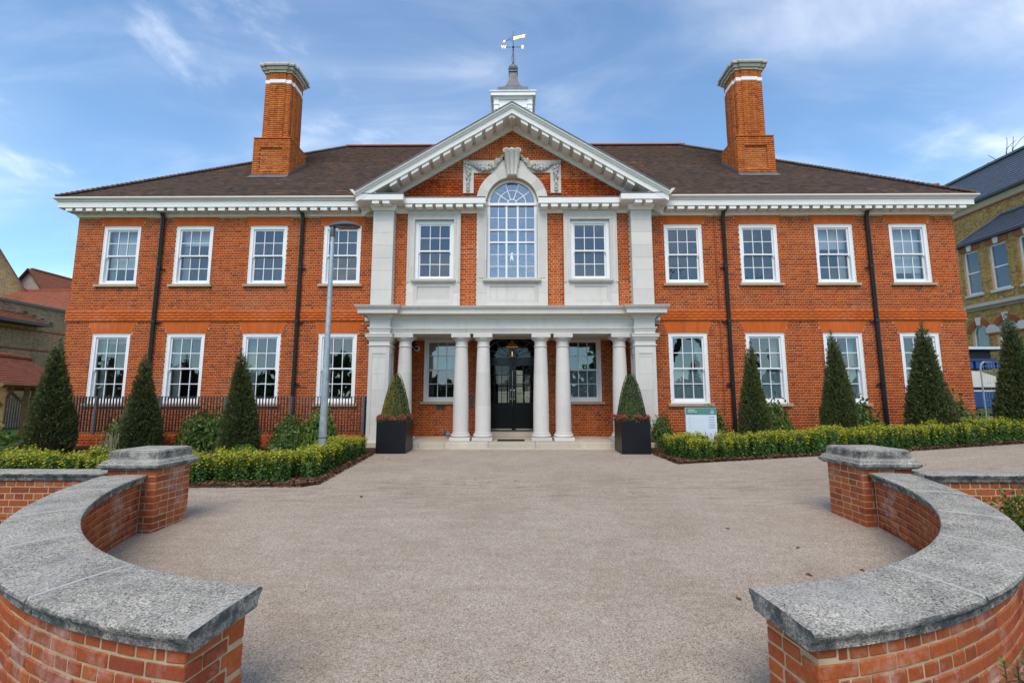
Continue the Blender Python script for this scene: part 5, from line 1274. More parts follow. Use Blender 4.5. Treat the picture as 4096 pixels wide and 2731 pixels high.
for sg,x0,x1,y0,y1,lab in ((-1,-3.28,-2.56,11.18,11.98,'left'),(1,2.64,3.34,11.12,11.92,'right')):
    h=.775; xm,ym=(x0+x1)/2,(y0+y1)/2; t=empty('planter',(xm,ym,0),'square black planter at the %s of the entrance'%lab,'planter','black entrance planters')
    w=.02; m=MB(); m.cbox(x0,x1,y0,y0+w,-.01,h,.004); m.cbox(x0,x1,y1-w,y1,-.01,h,.004); m.cbox(x0,x0+w,y0+w,y1-w,-.01,h,.003); m.cbox(x1-w,x1,y0+w,y1-w,-.01,h,.003); m.build('box','planter',t)
    MB().box(x0+w,x1-w,y0+w,y1-w,.6,h-.04).build('soil','soil',t)
    me,co=topiary_mesh(70+sg,1.22 if sg<0 else 1.23,.345,9000,sg<0)
    c=empty('topiary_cone',(xm,ym,h-.04),('bronze tinged clipped box cone in the left planter' if sg<0 else 'green clipped box cone in the right planter'),'topiary','box cones in planters')
    link('foliage',me,c,(xm,ym,h-.04)); link('inner_branches',co,c,(xm,ym,h-.04))
    f=empty('skimmia',(xm,ym,h-.04),'ring of dark pink skimmia buds in the %s planter'%lab,'flowers','skimmia in planters')
    C=[]
    for i in range(58):
        k=i%4; u=random.uniform(-.02,1.02); e=random.uniform(.0,.09)
        px,py=((x0+(x1-x0)*u,y0+e),(x1-e,y0+(y1-y0)*u),(x0+(x1-x0)*u,y1-e),(x0+e,y0+(y1-y0)*u))[k]
        o=link('flower_head',FLOWER,f,(px,py,h+random.uniform(.0,.085)),Euler((random.gauss(0,.35),random.gauss(0,.35),random.uniform(0,6)))); s=random.uniform(1.0,1.6); o.scale=(s,s,s); C+= [(px+random.gauss(0,.03),py+random.gauss(0,.03),h+random.uniform(-.04,.035)) for _ in range(16)]
    C=np.array(C); V,Fq=leaves(C,np.tile([0,0,1.],(len(C),1)),.028,.011,.7); link('leaves',quickmesh('leaves',V,Fq,['hedge']),f)
# ------------------------------------------------------------------ railings on the dwarf wall
RY=12.42; x0,x1=-12.6,-4.02
th=empty('area_railing',((x0+x1)/2,RY,.33),'dark metal vertical bar railing in front of the left wing','railing')
MB().box(x0,x1,RY-.02,RY+.02,1.345,1.358).build('top_rail','rail',th); MB().box(x0,x1,RY-.02,RY+.02,.40,.412).build('bottom_rail','rail',th)
BAR=MB().box(-.0085,.0085,-.02,.02,.412,1.345).mesh('bar','rail'); POST=MB().box(-.03,.03,-.022,.022,.325,1.365).mesh('post','railpost')
n=int((x1-x0)/.0835); posts=[x1]+[x1-.2-1.78*k for k in range(1,5)]
for i in range(1,n):
    x=x1-i*.0835
    if all(abs(x-p)>.05 for p in posts): link('bar',BAR,th,(x,RY,0))
for p in posts: link('post',POST,th,(p,RY,0))
MB().box(x1-.02,x1+.02,RY+.023,WY-.01,1.345,1.358).build('top_rail','rail',th)
BAR2=MB().box(-.02,.02,-.0085,.0085,.33,1.345).mesh('bar','rail')
for i in range(1,7): link('bar',BAR2,th,(x1,RY+.02+i*.0835,0))
dw=empty('dwarf_wall',((x0+x1)/2,RY,0),'low brick wall carrying the dark railing before the left wing','garden wall')
MB().box(x0,x1,RY-.10,RY+.10,-.2,.245).build('mortar_core','mortar',dw)
p=BrickPile(); p.plane(bond(lambda z:[(x0,x1)],-.13,.245,0,4),(0,RY-.108,0),(1,0,0)); p.emit(dw,'brick',200)
CB_=MB().cbox(-.032,.032,-.11,.11,0,.075,.004).mesh('coping_brick','rubbed'); x=x0+.04
while x<x1: link('coping_brick',CB_,dw,(x,RY,.248)); x+=.0745
# ------------------------------------------------------------------ lamp post
lx,ly=-3.66,9.0; lz=zg(lx,ly); th=empty('lamp_post',(lx,ly,lz),'tall galvanised lamp post standing in the hedge left of entrance','street lamp')
m=MB(); m.lathe([(.078,0),(.076,.75),(.068,1.2),(.052,2.6),(.040,4.4),(.038,4.62-lz)],(lx,ly,lz),20); m.build('pole','galv',th,smooth=True)
MB().lathe([(.079,.62),(.081,.625),(.081,.64),(.079,.645)],(lx,ly,lz),20).build('band','lampgrey',th)
MB().lathe([(.044,4.60),(.05,4.62),(.05,4.82),(.03,4.86)],(lx,ly,0),16).build('collar','lampgrey',th,smooth=True)
m=MB(); hs=[]
for t in np.linspace(0,1,9):
    x=lx-.07+t*.62; w=.04+.11*math.sin(min(1,t*1.6)*PI/2)*(1-.75*max(0,(t-.72)/.28)**2); zt=4.84+.075*math.sin(PI*(t*.85+.1)); zb=4.815-.01*t+.0*t
    hs.append([(x,ly-w,zb+.02),(x,ly-w*.6,zt),(x,ly+w*.6,zt),(x,ly+w,zb+.02),(x,ly+w*.8,zb),(x,ly-w*.8,zb)])
V=[p for r_ in hs for p in r_]; Fq=[(i*6+k,i*6+(k+1)%6,(i+1)*6+(k+1)%6,(i+1)*6+k) for i in range(8) for k in range(6)]+[tuple(range(6)),tuple(48+k for k in range(6))]
m.add(V,Fq); m.build('lamp_head','lampgrey',th,smooth=True)
MB().box(lx+.10,lx+.46,ly-.09,ly+.09,4.794,4.803).build('lens','glassgrey',th); MB().box(lx+.24,lx+.33,ly-.03,ly+.03,4.790,4.7935).build('led_panel','brass',th)
# ------------------------------------------------------------------ development sign
sx0,sx1,sy,sz0,sz1=4.15,4.88,11.0,.10,1.09
th=empty('sign_board',((sx0+sx1)/2,sy,0),'pale upright sign board with teal header in the right hedge','sign')
MB().cbox(sx0,sx1,sy,sy+.06,sz0,sz1,.003).build('panel','signwhite',th); MB().box(sx0+.004,sx1-.004,sy-.003,sy-.0005,sz1-.168,sz1-.003).build('header','teal',th)
for s_,z in (('AVEBURY',sz1-.070),('MANSIONS',sz1-.113)): text(s_,.044,'inkwhite',th,(sx0+.052,sy-.005,z),.0008,sx=.95)
for i in range(2):
    for j in range(2):
        cx_,cz=sx1-.122+i*.036,sz1-.048-j*.032; m=MB()
        for a in (PI/4,3*PI/4): 
            dx,dz=.015*math.cos(a),.014*math.sin(a); q=.0022
            m.prism([(cx_-dx-q,cz-dz),(cx_-dx+q,cz-dz),(cx_+dx+q,cz+dz),(cx_+dx-q,cz+dz)],sy-.0045,sy-.0032,'y')
        m.build('emblem','inkwhite',th)
for z,w in ((sz1-.105,.085),(sz1-.122,.10),(sz1-.138,.06)): MB().box(sx1-.104-w/2,sx1-.104+w/2,sy-.0045,sy-.0032,z,z+.006).build('emblem_line','inkwhite',th)
for i,s_ in enumerate(('P108','P109','P110','P111','P112')):
    z=sz1-.235-i*.060; text(s_,.026,'inkpale',th,(sx0+.055,sy-.003,z),.0008); text('AVAILABLE',.0285,'ink',th,(sx1-.055,sy-.003,z),.0008,align='RIGHT')
    MB().box(sx0+.055,sx1-.30,sy-.003,sy-.0012,z-.019,z-.0178).build('rule_line','inkpale',th)
# ------------------------------------------------------------------ small things in the porch
th=empty('porch_lantern',(0,13.15,2.55),'hanging brass lantern with glass sides under the porch ceiling','lantern'); c=(0,13.15)
m=MB(); m.tube([(0,13.15,3.11),(0,13.15,2.98)],.006,6); m.lathe([(.02,2.98),(.05,2.965),(.055,2.945),(.035,2.925),(.045,2.905),(.07,2.895)],(0,13.15,0),12)
for (r0,z0),(r1,z1) in (((.07,2.895),(.10,2.85)),((.10,2.85),(.175,2.775)),((.175,2.775),(.175,2.755)),((.175,2.755),(.15,2.755))):
    m.add([(sx*r,13.15+sy_*r,z) for r,z in ((r0,z0),(r1,z1)) for sx,sy_ in ((-1,-1),(1,-1),(1,1),(-1,1))],[(0,1,5,4),(1,2,6,5),(2,3,7,6),(3,0,4,7)])
for sx in (-1,1):
    for sy_ in (-1,1): m.tube([(sx*.145,13.15+sy_*.145,2.757),(sx*.09,13.15+sy_*.09,2.50)],.009,5)
for r,z in ((.145,2.75),(.09,2.50)):
    q=[(-r,13.15-r,z),(r,13.15-r,z),(r,13.15+r,z),(-r,13.15+r,z),(-r,13.15-r,z)]; m.tube(q,.009,5)
m.box(-.09,.09,13.06,13.24,2.488,2.50); m.build('frame','brass',th)
for sx,sy_ in ((-1,0),(1,0),(0,-1),(0,1)):
    t=.14;b=.087
    if sx: vs=[(sx*t,13.15-t,2.755),(sx*t,13.15+t,2.755),(sx*b,13.15+b,2.50),(sx*b,13.15-b,2.50)]
    else: vs=[(-t,13.15+sy_*t,2.755),(t,13.15+sy_*t,2.755),(b,13.15+sy_*b,2.50),(-b,13.15+sy_*b,2.50)]
    MB().add(vs,[(0,1,2,3)]).build('pane','glass_clear',th)
MB().lathe([(.009,2.50),(.009,2.59),(.012,2.60),(.010,2.64),(.001,2.66)],(0,13.15,0),10).build('bulb','bulb',th,smooth=True)
m=MB(); m.cbox(-.40,.34,12.50,12.92,.159,.178,.004); tagp(m.build('door_mat','rubber'),'black rubber door mat between the middle columns','door mat')
th=empty('security_camera',(-2.98,14.1,2.84),'round white security camera on porch wall left of window','camera')
m=MB(); m.lathe([(.085,0),(.09,.02),(.085,.07),(.06,.085)],(0,0,0),20); m.build('housing','white_plastic',th,(-2.98,14.15,2.84),(PI/2,0,0),smooth=True)
m=MB(); m.lathe([(.055,.08),(.05,.10),(.03,.115),(.001,.12)],(0,0,0),16); m.build('lens','blackplastic',th,(-2.98,14.15,2.84),(PI/2,0,0),smooth=True)
th=empty('letter_plate',(-2.2,14.14,1.0),'small tarnished letter plate below the left porch window','letter box')
MB().cbox(-2.35,-2.06,14.125,14.16,.985,1.10,.006).build('plate','greenplate',th); MB().box(-2.32,-2.09,14.118,14.126,1.03,1.075).build('flap','iron',th)
th=empty('door_intercom',(-1.28,14.14,1.2),'narrow dark intercom panel on porch wall left of door','intercom'); MB().cbox(-1.31,-1.24,14.12,14.16,1.02,1.42,.005).build('plate','railpost',th); MB().box(-1.295,-1.255,14.116,14.121,1.30,1.36).build('button_plate','chrome',th)
for sx in (-1,1):
    th=empty('wall_light',(sx*3.06,14.0,2.95),'small black box light high on porch wall at %s'%('left' if sx<0 else 'right'),'wall light'); MB().cbox(sx*3.12-.07,sx*3.12+.07,13.98,14.15,2.90,3.10,.01).build('casing','blackplastic',th); MB().box(sx*3.12-.05,sx*3.12+.05,14.0,14.1,2.892,2.899).build('lens','glassgrey',th)
# ------------------------------------------------------------------ pigeon (one continuous skinned body)
def pigeon(x,y,z,label):
    th=empty('pigeon',(x,y,z),label,'bird')
    # cross sections along the bird from bill to tail: (dx along, z centre, half width, half height, tint)
    S=[(-.150,.226,.004,.003,3),(-.134,.229,.009,.008,3),(-.124,.233,.018,.017,0),(-.108,.236,.024,.024,0),(-.090,.230,.023,.026,0),(-.082,.205,.026,.030,0),(-.080,.175,.036,.040,0),(-.062,.140,.052,.055,0),(-.030,.118,.062,.060,1),(.02,.112,.064,.056,1),(.07,.102,.055,.044,1),(.11,.090,.040,.030,2),(.15,.076,.028,.016,2),(.20,.062,.026,.008,2),(.235,.052,.024,.004,2)]
    m=MB(); n=14
    for i,(dx,zc,w,hh,_) in enumerate(S):
        a=S[max(0,i-1)]; b=S[min(len(S)-1,i+1)]; d=Vector((b[0]-a[0],0,b[1]-a[1])).normalized(); up=Vector((-d.z,0,d.x))
        if i in (5,6): pass
        for k in range(n):
            q=2*PI*k/n; p=Vector((dx,0,zc))+up*hh*math.sin(q)+Vector((0,w*math.cos(q),0)); m.v.append(tuple(p))
    for i in range(len(S)-1):
        for k in range(n): m.f.append((i*n+k,i*n+(k+1)%n,(i+1)*n+(k+1)%n,(i+1)*n+k)); m.mi.append(S[i][4])
    m.f+=[tuple(range(n)),tuple((len(S)-1)*n+k for k in range(n))]; m.mi+=[3,2]
    for nm,c in (('pgreen',(.02,.07,.065)),('pgrey',(.20,.24,.30)),('pdark',(.018,.022,.03)),('pbill',(.45,.38,.28)),('pfoot',(.45,.13,.10)),('pwhite',(.5,.55,.6))):
        if nm not in M: M[nm]=plain('pigeon '+nm[1:],c,.6,.3)
    m.build('body',['pgreen','pgrey','pdark','pbill'],th,(x,y,z),smooth=True)
    for sy_ in (-1,1):
        w=MB(); w.add([(-.045,sy_*.058,.135),(.0,sy_*.068,.150),(.08,sy_*.058,.118),(.17,sy_*.030,.074),(.08,sy_*.060,.082),(.0,sy_*.066,.085)],[(0,1,2,5),(5,2,3,4)]); w.v=[(a,b*1.04,c) for a,b,c in w.v]; wo=w.build('wing','pgrey',th,(x,y,z))
        for k,(a,b) in enumerate(((.035,.052),(.075,.092))):
            g=MB(); g.add([(a,sy_*.073,.128-k*.012),(b,sy_*.072,.126-k*.012),(b-.045,sy_*.072,.086-k*.006),(a-.045,sy_*.073,.086-k*.004)],[(0,1,2,3)]); g.build('wing_bar','pdark',th,(x,y,z))
        e=MB(); e.ico((-.112,sy_*.0235,.240),.0045,0,1); e.build('eye','pfoot',th,(x,y,z))
        l=MB(); lxx=-.005+.03*(sy_>0); l.tube([(lxx,sy_*.022,.065),(lxx-.004,sy_*.024,.035),(lxx+.002,sy_*.024,.006)],[.011,.006,.004],6)
        for dx,dy in ((-.03,-.010),(-.034,.002),(-.028,.014),(.016,.0)): l.tube([(lxx+.002,sy_*.024,.006),(lxx+dx,sy_*.024+dy,.003)],[.004,.0025],5)
        l.build('leg','pfoot',th,(x,y,z))
pigeon(-1.86,13.30,.160,'grey pigeon standing on the porch step left of the columns')
# ------------------------------------------------------------------ fallen leaves and scraps on the drive
lf=MB(); lf.add([(0,-.05,0),(.022,-.01,.008),(.016,.03,.004),(0,.055,.010),(-.016,.03,.004),(-.022,-.01,.008),(0,0,-.002)],[(0,1,6),(1,2,6),(2,3,6),(3,4,6),(4,5,6),(5,0,6)]); LF=lf.mesh('fallen_leaf','deadleaf')
rr=random.Random(11)
for x,y,s in ((3.05,5.0,1),(2.75,4.35,1.1),(3.3,4.45,.9),(3.0,4.05,.8),(3.55,3.95,1),(2.35,4.0,.9),(2.6,5.6,.8),(1.9,3.9,.9),(-2.2,7.0,1.3),(-.6,8.2,.8),(-.35,8.05,.7),(-.75,7.85,.8),(-.5,7.95,.6),(.1,8.1,.9),(3.0,8.3,.8),(3.4,8.5,.8),(-2.7,10.3,1.1),(-2.9,10.5,.9),(5.9,8.3,.9),(7.6,8.6,.8),(1.9,7.2,.8),(2.55,11.0,.7),(-1.4,7.6,.7)):
    o=link('fallen_leaf',LF,None,(x,y,zg(x,y)+.006),Euler((rr.gauss(0,.12),rr.gauss(0,.12),rr.uniform(0,6)))); o.scale=(s*.75,s*.6,s*.75); tagp(o,'small curled reddish brown fallen leaf lying on the gravel drive','leaf','fallen leaves on the drive')
# ------------------------------------------------------------------ right neighbour: yellow brick building, facade along Y
th=empty('yellow_brick_building',(23,18,.6),'yellow brick building with blue slate roofs beyond the right of the mansion','building')
bpz=BrickPile(); FX=23.0; YA,YB=16.5,23.05
wins=[(22.06,22.82,6.40,8.62),(20.76,21.56,6.40,8.62),(19.46,20.26,6.40,8.62),(18.16,18.96,6.40,8.62)]
arcs=[(22.05,22.82,2.6,4.50),(20.73,21.62,2.6,4.50),(19.4,20.3,2.6,4.5),(18.1,19.0,2.6,4.5)]
def iv(z):
    r=[(YA,YB)]
    for a,b,z0,z1 in wins:
        if z0<z<z1: r=subtract(r,a,b)
    for a,b,z0,z1 in arcs:
        if z0<z<z1: r=subtract(r,a,b)
        elif z1<=z<z1+.42:
            h=(b-a)/2; q=h*h-(z-z1)**2
            if q>0: q=math.sqrt(q); c=(a+b)/2; r=subtract(r,c-q,c+q)
    return r
b=bond(iv,.4,9.0,0,3); bpz.plane([(-y1,-y0,z0,z1,f) for y0,y1,z0,z1,f in b],(FX,0,0),(0,-1,0))
b2=bond(lambda z:[(14,27.1)],9.3,11.4,0,4); bpz.plane([(-y1,-y0,z0,z1,f) for y0,y1,z0,z1,f in b2],(24.2,0,0),(0,-1,0))
bpz.emit(th,'stock',0)
m=MB(); ysx=sorted(set([YA,YB]+[v for w in wins+arcs for v in w[:2]])); zsx=sorted(set([0,9.0]+[v for w in wins for v in w[2:]]+[2.6,4.5,4.95]))
for i in range(len(ysx)-1):
    for j in range(len(zsx)-1):
        yc,zc=(ysx[i]+ysx[i+1])/2,(zsx[j]+zsx[j+1])/2
        if any(a<yc<bb and z0<zc<z1 for a,bb,z0,z1 in wins) or any(a<yc<bb and z0<zc<z1+.45 for a,bb,z0,z1 in arcs): continue
        m.box(FX+.006,FX+.2,ysx[i],ysx[i+1],zsx[j],zsx[j+1])
for a,bb,z0,z1 in arcs:       # spandrels of the round heads
    h=(bb-a)/2; c=(a+bb)/2; aa=np.linspace(0,PI,11)
    for p,q in zip(aa[:-1],aa[1:]): m.prism([(c+h*math.cos(p),z1+h*math.sin(p)),(c+h*math.cos(q),z1+h*math.sin(q)),(c+h*math.cos(q),4.95),(c+h*math.cos(p),4.95)],FX+.006,FX+.2,'x')
m.box(24.206,24.4,14,27.1,0,11.45); m.box(24.4,30,27.0,27.1,0,11.45); m.box(FX+.2,24.2,YB-.2,YB,0,9.0); m.box(23.2,24.2,YA,YA+.2,0,9); m.build('mortar_backing','mortar',th)
MB().box(FX+1.0,FX+1.05,16.7,22.8,.2,8.9).build('interior_wall','interior_dark',th)
for a,bb,z0,z1 in wins:
    f=MB(); d=FX+.10
    for q in ((a,a+.07,z0,z1),(bb-.07,bb,z0,z1),(a+.07,bb-.07,z0,z0+.10),(a+.07,bb-.07,z1-.08,z1),(a+.07,bb-.07,(z0+z1)/2-.03,(z0+z1)/2+.03)): f.box(d,d+.08,*q)
    w=f.build('window','white',th)
    for q0,q1 in ((z0+.10,(z0+z1)/2-.03),((z0+z1)/2+.03,z1-.08)): MB().box(d+.04,d+.045,a+.07,bb-.07,q0,q1).build('pane','glass',w)
    MB().box(FX-.06,FX+.1,a-.08,bb+.08,z0-.10,z0).build('sill','stone',w)
    MB().prism([(a-.10,z1+.02),(bb+.10,z1+.02),(bb+.18,z1+.30),(a-.18,z1+.30)],FX-.02,FX+.08,'x').build('lintel','ridge_piece',w)
    c=(a+bb)/2; MB().prism([(c-.09,z1),(c+.09,z1),(c+.14,z1+.34),(c-.14,z1+.34)],FX-.05,FX+.08,'x').build('keystone','stone',w)
for a,bb,z0,z1 in arcs:
    d=FX+.10; h=(bb-a)/2; c=(a+bb)/2; f=MB()
    for q in ((a,a+.07,z0,z1),(bb-.07,bb,z0,z1),(a+.07,bb-.07,3.58,3.64)): f.box(d,d+.08,*q)
    aa=np.linspace(0,PI,13)
    for p,q in zip(aa[:-1],aa[1:]): f.prism([(c+h*math.cos(p),z1+h*math.sin(p)),(c+h*math.cos(q),z1+h*math.sin(q)),(c+(h-.08)*math.cos(q),z1+(h-.08)*math.sin(q)),(c+(h-.08)*math.cos(p),z1+(h-.08)*math.sin(p))],d,d+.08,'x')
    w=f.build('arched_window','white',th); MB().prism([(a+.05,z0),(bb-.05,z0)]+[(c+(h-.05)*math.cos(p),z1+(h-.05)*math.sin(p)) for p in aa],d+.04,d+.045,'x').build('pane','glass',w)
    nb_=15
    for i in range(nb_):
        p,q=PI*i/nb_+.01,PI*(i+1)/nb_-.01
        MB().prism([(c+(h+.01)*math.cos(p),z1+(h+.01)*math.sin(p)),(c+(h+.25)*math.cos(p),z1+(h+.25)*math.sin(p)),(c+(h+.25)*math.cos(q),z1+(h+.25)*math.sin(q)),(c+(h+.01)*math.cos(q),z1+(h+.01)*math.sin(q))],FX-.015,FX+.06,'x').build('arch_brick','ridge_piece',w)
    MB().prism([(c-.08,z1+h-.03),(c+.08,z1+h-.03),(c+.13,z1+h+.36),(c-.13,z1+h+.36)],FX-.05,FX+.06,'x').build('keystone','stone',w)
for y in (21.83,20.5,19.2): MB().prism([(y-.28,4.42),(y+.28,4.42),(y+.28,4.62),(y+.12,4.80),(y-.12,4.80),(y-.28,4.62)],FX-.03,FX+.05,'x').build('impost_stone','stone',th); MB().box(FX-.045,FX+.05,y-.30,y+.30,4.34,4.418).build('impost_band','ridge_piece',th)
m=MB(); m.box(FX-.10,FX+.05,YA,YB,5.74,5.90); m.build('string_course','stone_weathered',th); MB().box(FX-.05,FX+.05,YA,YB,5.58,5.738).build('brick_band','buff',th)
MB().box(FX-.16,FX+.02,YA,YB+.1,8.93,9.06).build('gutter','iron',th); MB().box(24.02,24.21,14,27.2,11.38,11.52).build('gutter','iron',th); MB().box(24.15,24.22,14,27.1,11.05,11.38).build('frieze','stone_sill',th); MB().box(24.14,24.23,14,27.1,10.98,11.05).build('brick_band','ridge_piece',th)
def slate_roof(name,quadf,rows,mat='slate'):
    m=MB()
    for k in range(rows):
        a,b,c,d=quadf(k/rows,(k+1)/rows); off=Vector((-.012,0,.012))
        m.add([Vector(a)+off,Vector(b)+off,Vector(c),Vector(d)],[(0,1,2,3)]); m.add([Vector(a)+off,Vector(b)+off,Vector(b),Vector(a)],[(0,1,2,3)])
    return m.build(name,mat,th,auto=False)
slate_roof('upper_roof',lambda s,t:((24.1+2.9*s,14,11.5+2.9*s),(24.1+2.9*s,27.2,11.5+2.9*s),(24.1+2.9*t,27.2,11.5+2.9*t),(24.1+2.9*t,14,11.5+2.9*t)),14)
MB().box(26.85,27.15,14,27.25,14.36,14.48).build('ridge','lead',th)
m=MB().prism([(24.15,11.5),(27,14.35),(29.85,11.5)],27.0,27.15,'y'); m.build('gable','stone',th)
m=MB().add([(29.9,14,11.5),(29.9,27.2,11.5),(27,27.2,14.4),(27,14,14.4)],[(0,1,2,3)]); m.build('upper_roof','slate',th)
slate_roof('lower_roof',lambda s,t:((22.9+1.3*s,YA,9.06+1.25*s),(22.9+1.3*s,YB+.1-1.3*s,9.06+1.25*s),(22.9+1.3*t,YB+.1-1.3*t,9.06+1.25*t),(22.9+1.3*t,YA,9.06+1.25*t)),7)
m=MB().add([(22.9,YB+.1,9.06),(24.2,YB+.1,9.06),(24.2,YB-1.2,10.31)],[(0,1,2)]); m.build('hip_slope','slate',th)
MB().tube([(22.88,YB+.12,9.08),(24.16,YB-1.16,10.33)],.05,6).build('hip_flashing','lead',th); MB().box(24.12,24.2,YA,YB-1.1,10.30,10.42).build('roof_flashing','lead',th)
# chimney with pots behind the mansion
ch=empty('chimney_stack',(34.55,36,0),'yellow brick chimney stack with clay pots behind the roof at right','chimney')
bp=BrickPile(); rect_bricks(bp,33.65,35.45,35.6,36.4,15.95,18.35); MB().box(33.66,35.44,35.61,36.39,0,18.35).build('mortar_core','mortar',ch); bp.emit(ch,'stock',0)
MB().sweep([(0,18.05),(.08,18.10),(.08,18.20),(.14,18.25),(.14,18.35),(-.2,18.40)],[(33.65,35.6),(35.45,35.6),(35.45,36.4),(33.65,36.4)],True).build('cap','stock',ch)
for x in (34.0,34.7): MB().lathe([(.16,18.35),(.20,18.45),(.22,18.60),(.28,18.65),(.28,18.75),(.22,18.77)],(x,36,0),14).build('chimney_pot','clay',ch,smooth=True)
# ------------------------------------------------------------------ bare trees
def tree_mesh(seed,h,spread=1.0,levels=6):
    r=random.Random(seed); segs=[]
    def grow(p,d,l,rad,lev):
        n=3; q=p
        for i in range(n):
            d2=(d+Vector((r.gauss(0,.12),r.gauss(0,.12),r.gauss(.02,.08)))).normalized(); q2=q+d2*l/n; r2=rad*(1-.22*(i+1)/n); segs.append((q,q2,rad*(1-.22*i/n),r2,lev)); q=q2; d=d2
            if lev>=2 and i<n-1 and r.random()<.7:
                a=Vector((r.gauss(0,1),r.gauss(0,1),r.gauss(.2,.6))).normalized(); 
                if lev<levels: grow(q,(d*.6+a*.75*spread).normalized(),l*.55,r2*.45,lev+1)
        if lev<levels:
            for _ in range(3 if lev<2 else 2):
                a=Vector((r.gauss(0,1),r.gauss(0,1),r.gauss(.1,.5))).normalized(); grow(q,(d*.75+a*.65*spread).normalized(),l*r.uniform(.62,.8),rad*.60,lev+1)
    grow(Vector((0,0,0)),Vector((0,0,1)),h*.30,h*.020,0)
    T=MB();B=MB()
    for a,b,r0,r1,lev in segs:
        r0=max(r0,.008); r1=max(r1,.007)
        (T if lev==0 else B).tube([a,b],[r0,r1],8 if lev<2 else (5 if lev<4 else 3))
    return T.mesh('trunk','bark',auto=False),B.mesh('branches','bark',auto=False)
TM=[tree_mesh(4,15,1.0,6),tree_mesh(9,17,1.1,6)]
for x,y,z,s,v,lab in ((39.4,38,0,1.62,0,'bare winter tree rising behind the slate roof at right'),(13,-11,-.9,.95,1,'bare winter tree behind the camera mirrored in the right hand windows'),(21,-15,-.9,1.1,0,'bare winter tree behind the camera mirrored in the last right window')):
    t=empty('bare_tree',(x,y,z),lab,'tree','bare winter trees')
    for nm,d in zip(('trunk','crown'),TM[v]):
        if y>0: s=22.4/max(q.co.z for q in TM[v][1].vertices)
        o=link(nm,d,t,(x,y,z)); o.scale=(s,s,s); o.rotation_euler=(0,0,v*2+x)
# ------------------------------------------------------------------ stored machines behind a mesh panel
gz=zg(17.5,18)
th=empty('cleaning_machine',(18.2,18.4,gz),'blue and white machine partly hidden at the right corner of the mansion','machine')
X0,X1,Y0,Y1=16.9,19.6,18.0,19.6
m=MB(); m.cbox(X0,X1,Y0,Y1,gz+.28,gz+.92,.04); m.build('lower_body','bluepaint',th)
MB().box(X0,X1,Y0-.01,Y1,gz+.925,gz+.98).build('trim_strip','whiteplastic',th); MB().box(X0+.05,X1-.05,Y0+.05,Y1-.05,gz+.98,gz+1.10).build('dark_gap','blackplastic',th)
m=MB(); pr=[(X0,gz+1.10),(X1,gz+1.10),(X1,gz+1.25),(X1-.5,gz+1.45),(X1-1.2,gz+1.68),(X1-1.9,gz+1.78),(X0,gz+1.80)]; m.prism(pr,Y0+.02,Y1-.05,'y'); m.build('hood','whiteplastic',th)
MB().box(X0,X1-.4,Y0+.4,Y1-.1,gz+1.80,gz+2.55).build('cab','blackplastic',th); m=MB()
for k in range(6): m.box(X0+.3+k*.42,X0+.62+k*.42,Y0+.30,Y0+.39,gz+1.85,gz+2.12)
m.box(X0+.2,X1-.3,Y0+.28,Y0+.38,gz+2.14,gz+2.24); m.build('side_panel','bluepaint',th)
m=MB(); m.cbox(X0-.1,X1+.2,Y0,Y1,gz+2.56,gz+2.70,.02); m.build('canopy','bluepaint',th); MB().box(X0+.72,X0+.86,Y0-.012,Y0-.002,gz+2.58,gz+2.69).build('sticker','yellow',th); MB().box(X0+.86,X1,Y0-.012,Y0-.002,gz+2.585,gz+2.685).build('canopy_stripe','stripe',th)
MB().box(X0+.1,X0+.75,Y0-.012,Y0-.002,gz+.52,gz+.62).build('sticker','stripe',th)
for x in (X0+.5,X1-.5):
    for y in (Y0+.15,Y1-.15): w=MB(); w.lathe([(.12,-.08),(.26,-.08),(.28,0),(.26,.08),(.12,.08)],(0,0,0),18); w.build('wheel','rubber',th,(x,y,gz+.28),(PI/2,0,0),smooth=True)
th=empty('mesh_fence_panel',(16.6,16.2,gz-.1),'galvanised temporary mesh fence panel right of the mansion corner','fence'); fx0,fx1,fy,fz0,fz1=16.5,19.6,16.2,gz-.1,gz+1.95
m=MB(); m.tube([(fx0,fy,fz0),(fx0,fy,fz1-.22),(fx0+.04,fy,fz1-.08),(fx0+.14,fy,fz1),(fx1-.14,fy,fz1),(fx1-.04,fy,fz1-.08),(fx1,fy,fz1-.22),(fx1,fy,fz0)],.024,8); m.tube([(fx0,fy,fz0+.12),(fx1,fy,fz0+.12)],.02,6); m.build('tube_frame','galv',th,smooth=True)
m=MB(); x=fx0+.10
while x<fx1-.05: m.tube([(x,fy,fz0+.12),(x,fy,fz1-.02)],.0035,4); x+=.10
for z in np.arange(fz0+.4,fz1,.3): m.tube([(fx0,fy,z),(fx1,fy,z)],.0035,4)
o=m.build('mesh_wires','galv',th); o['kind']='stuff'
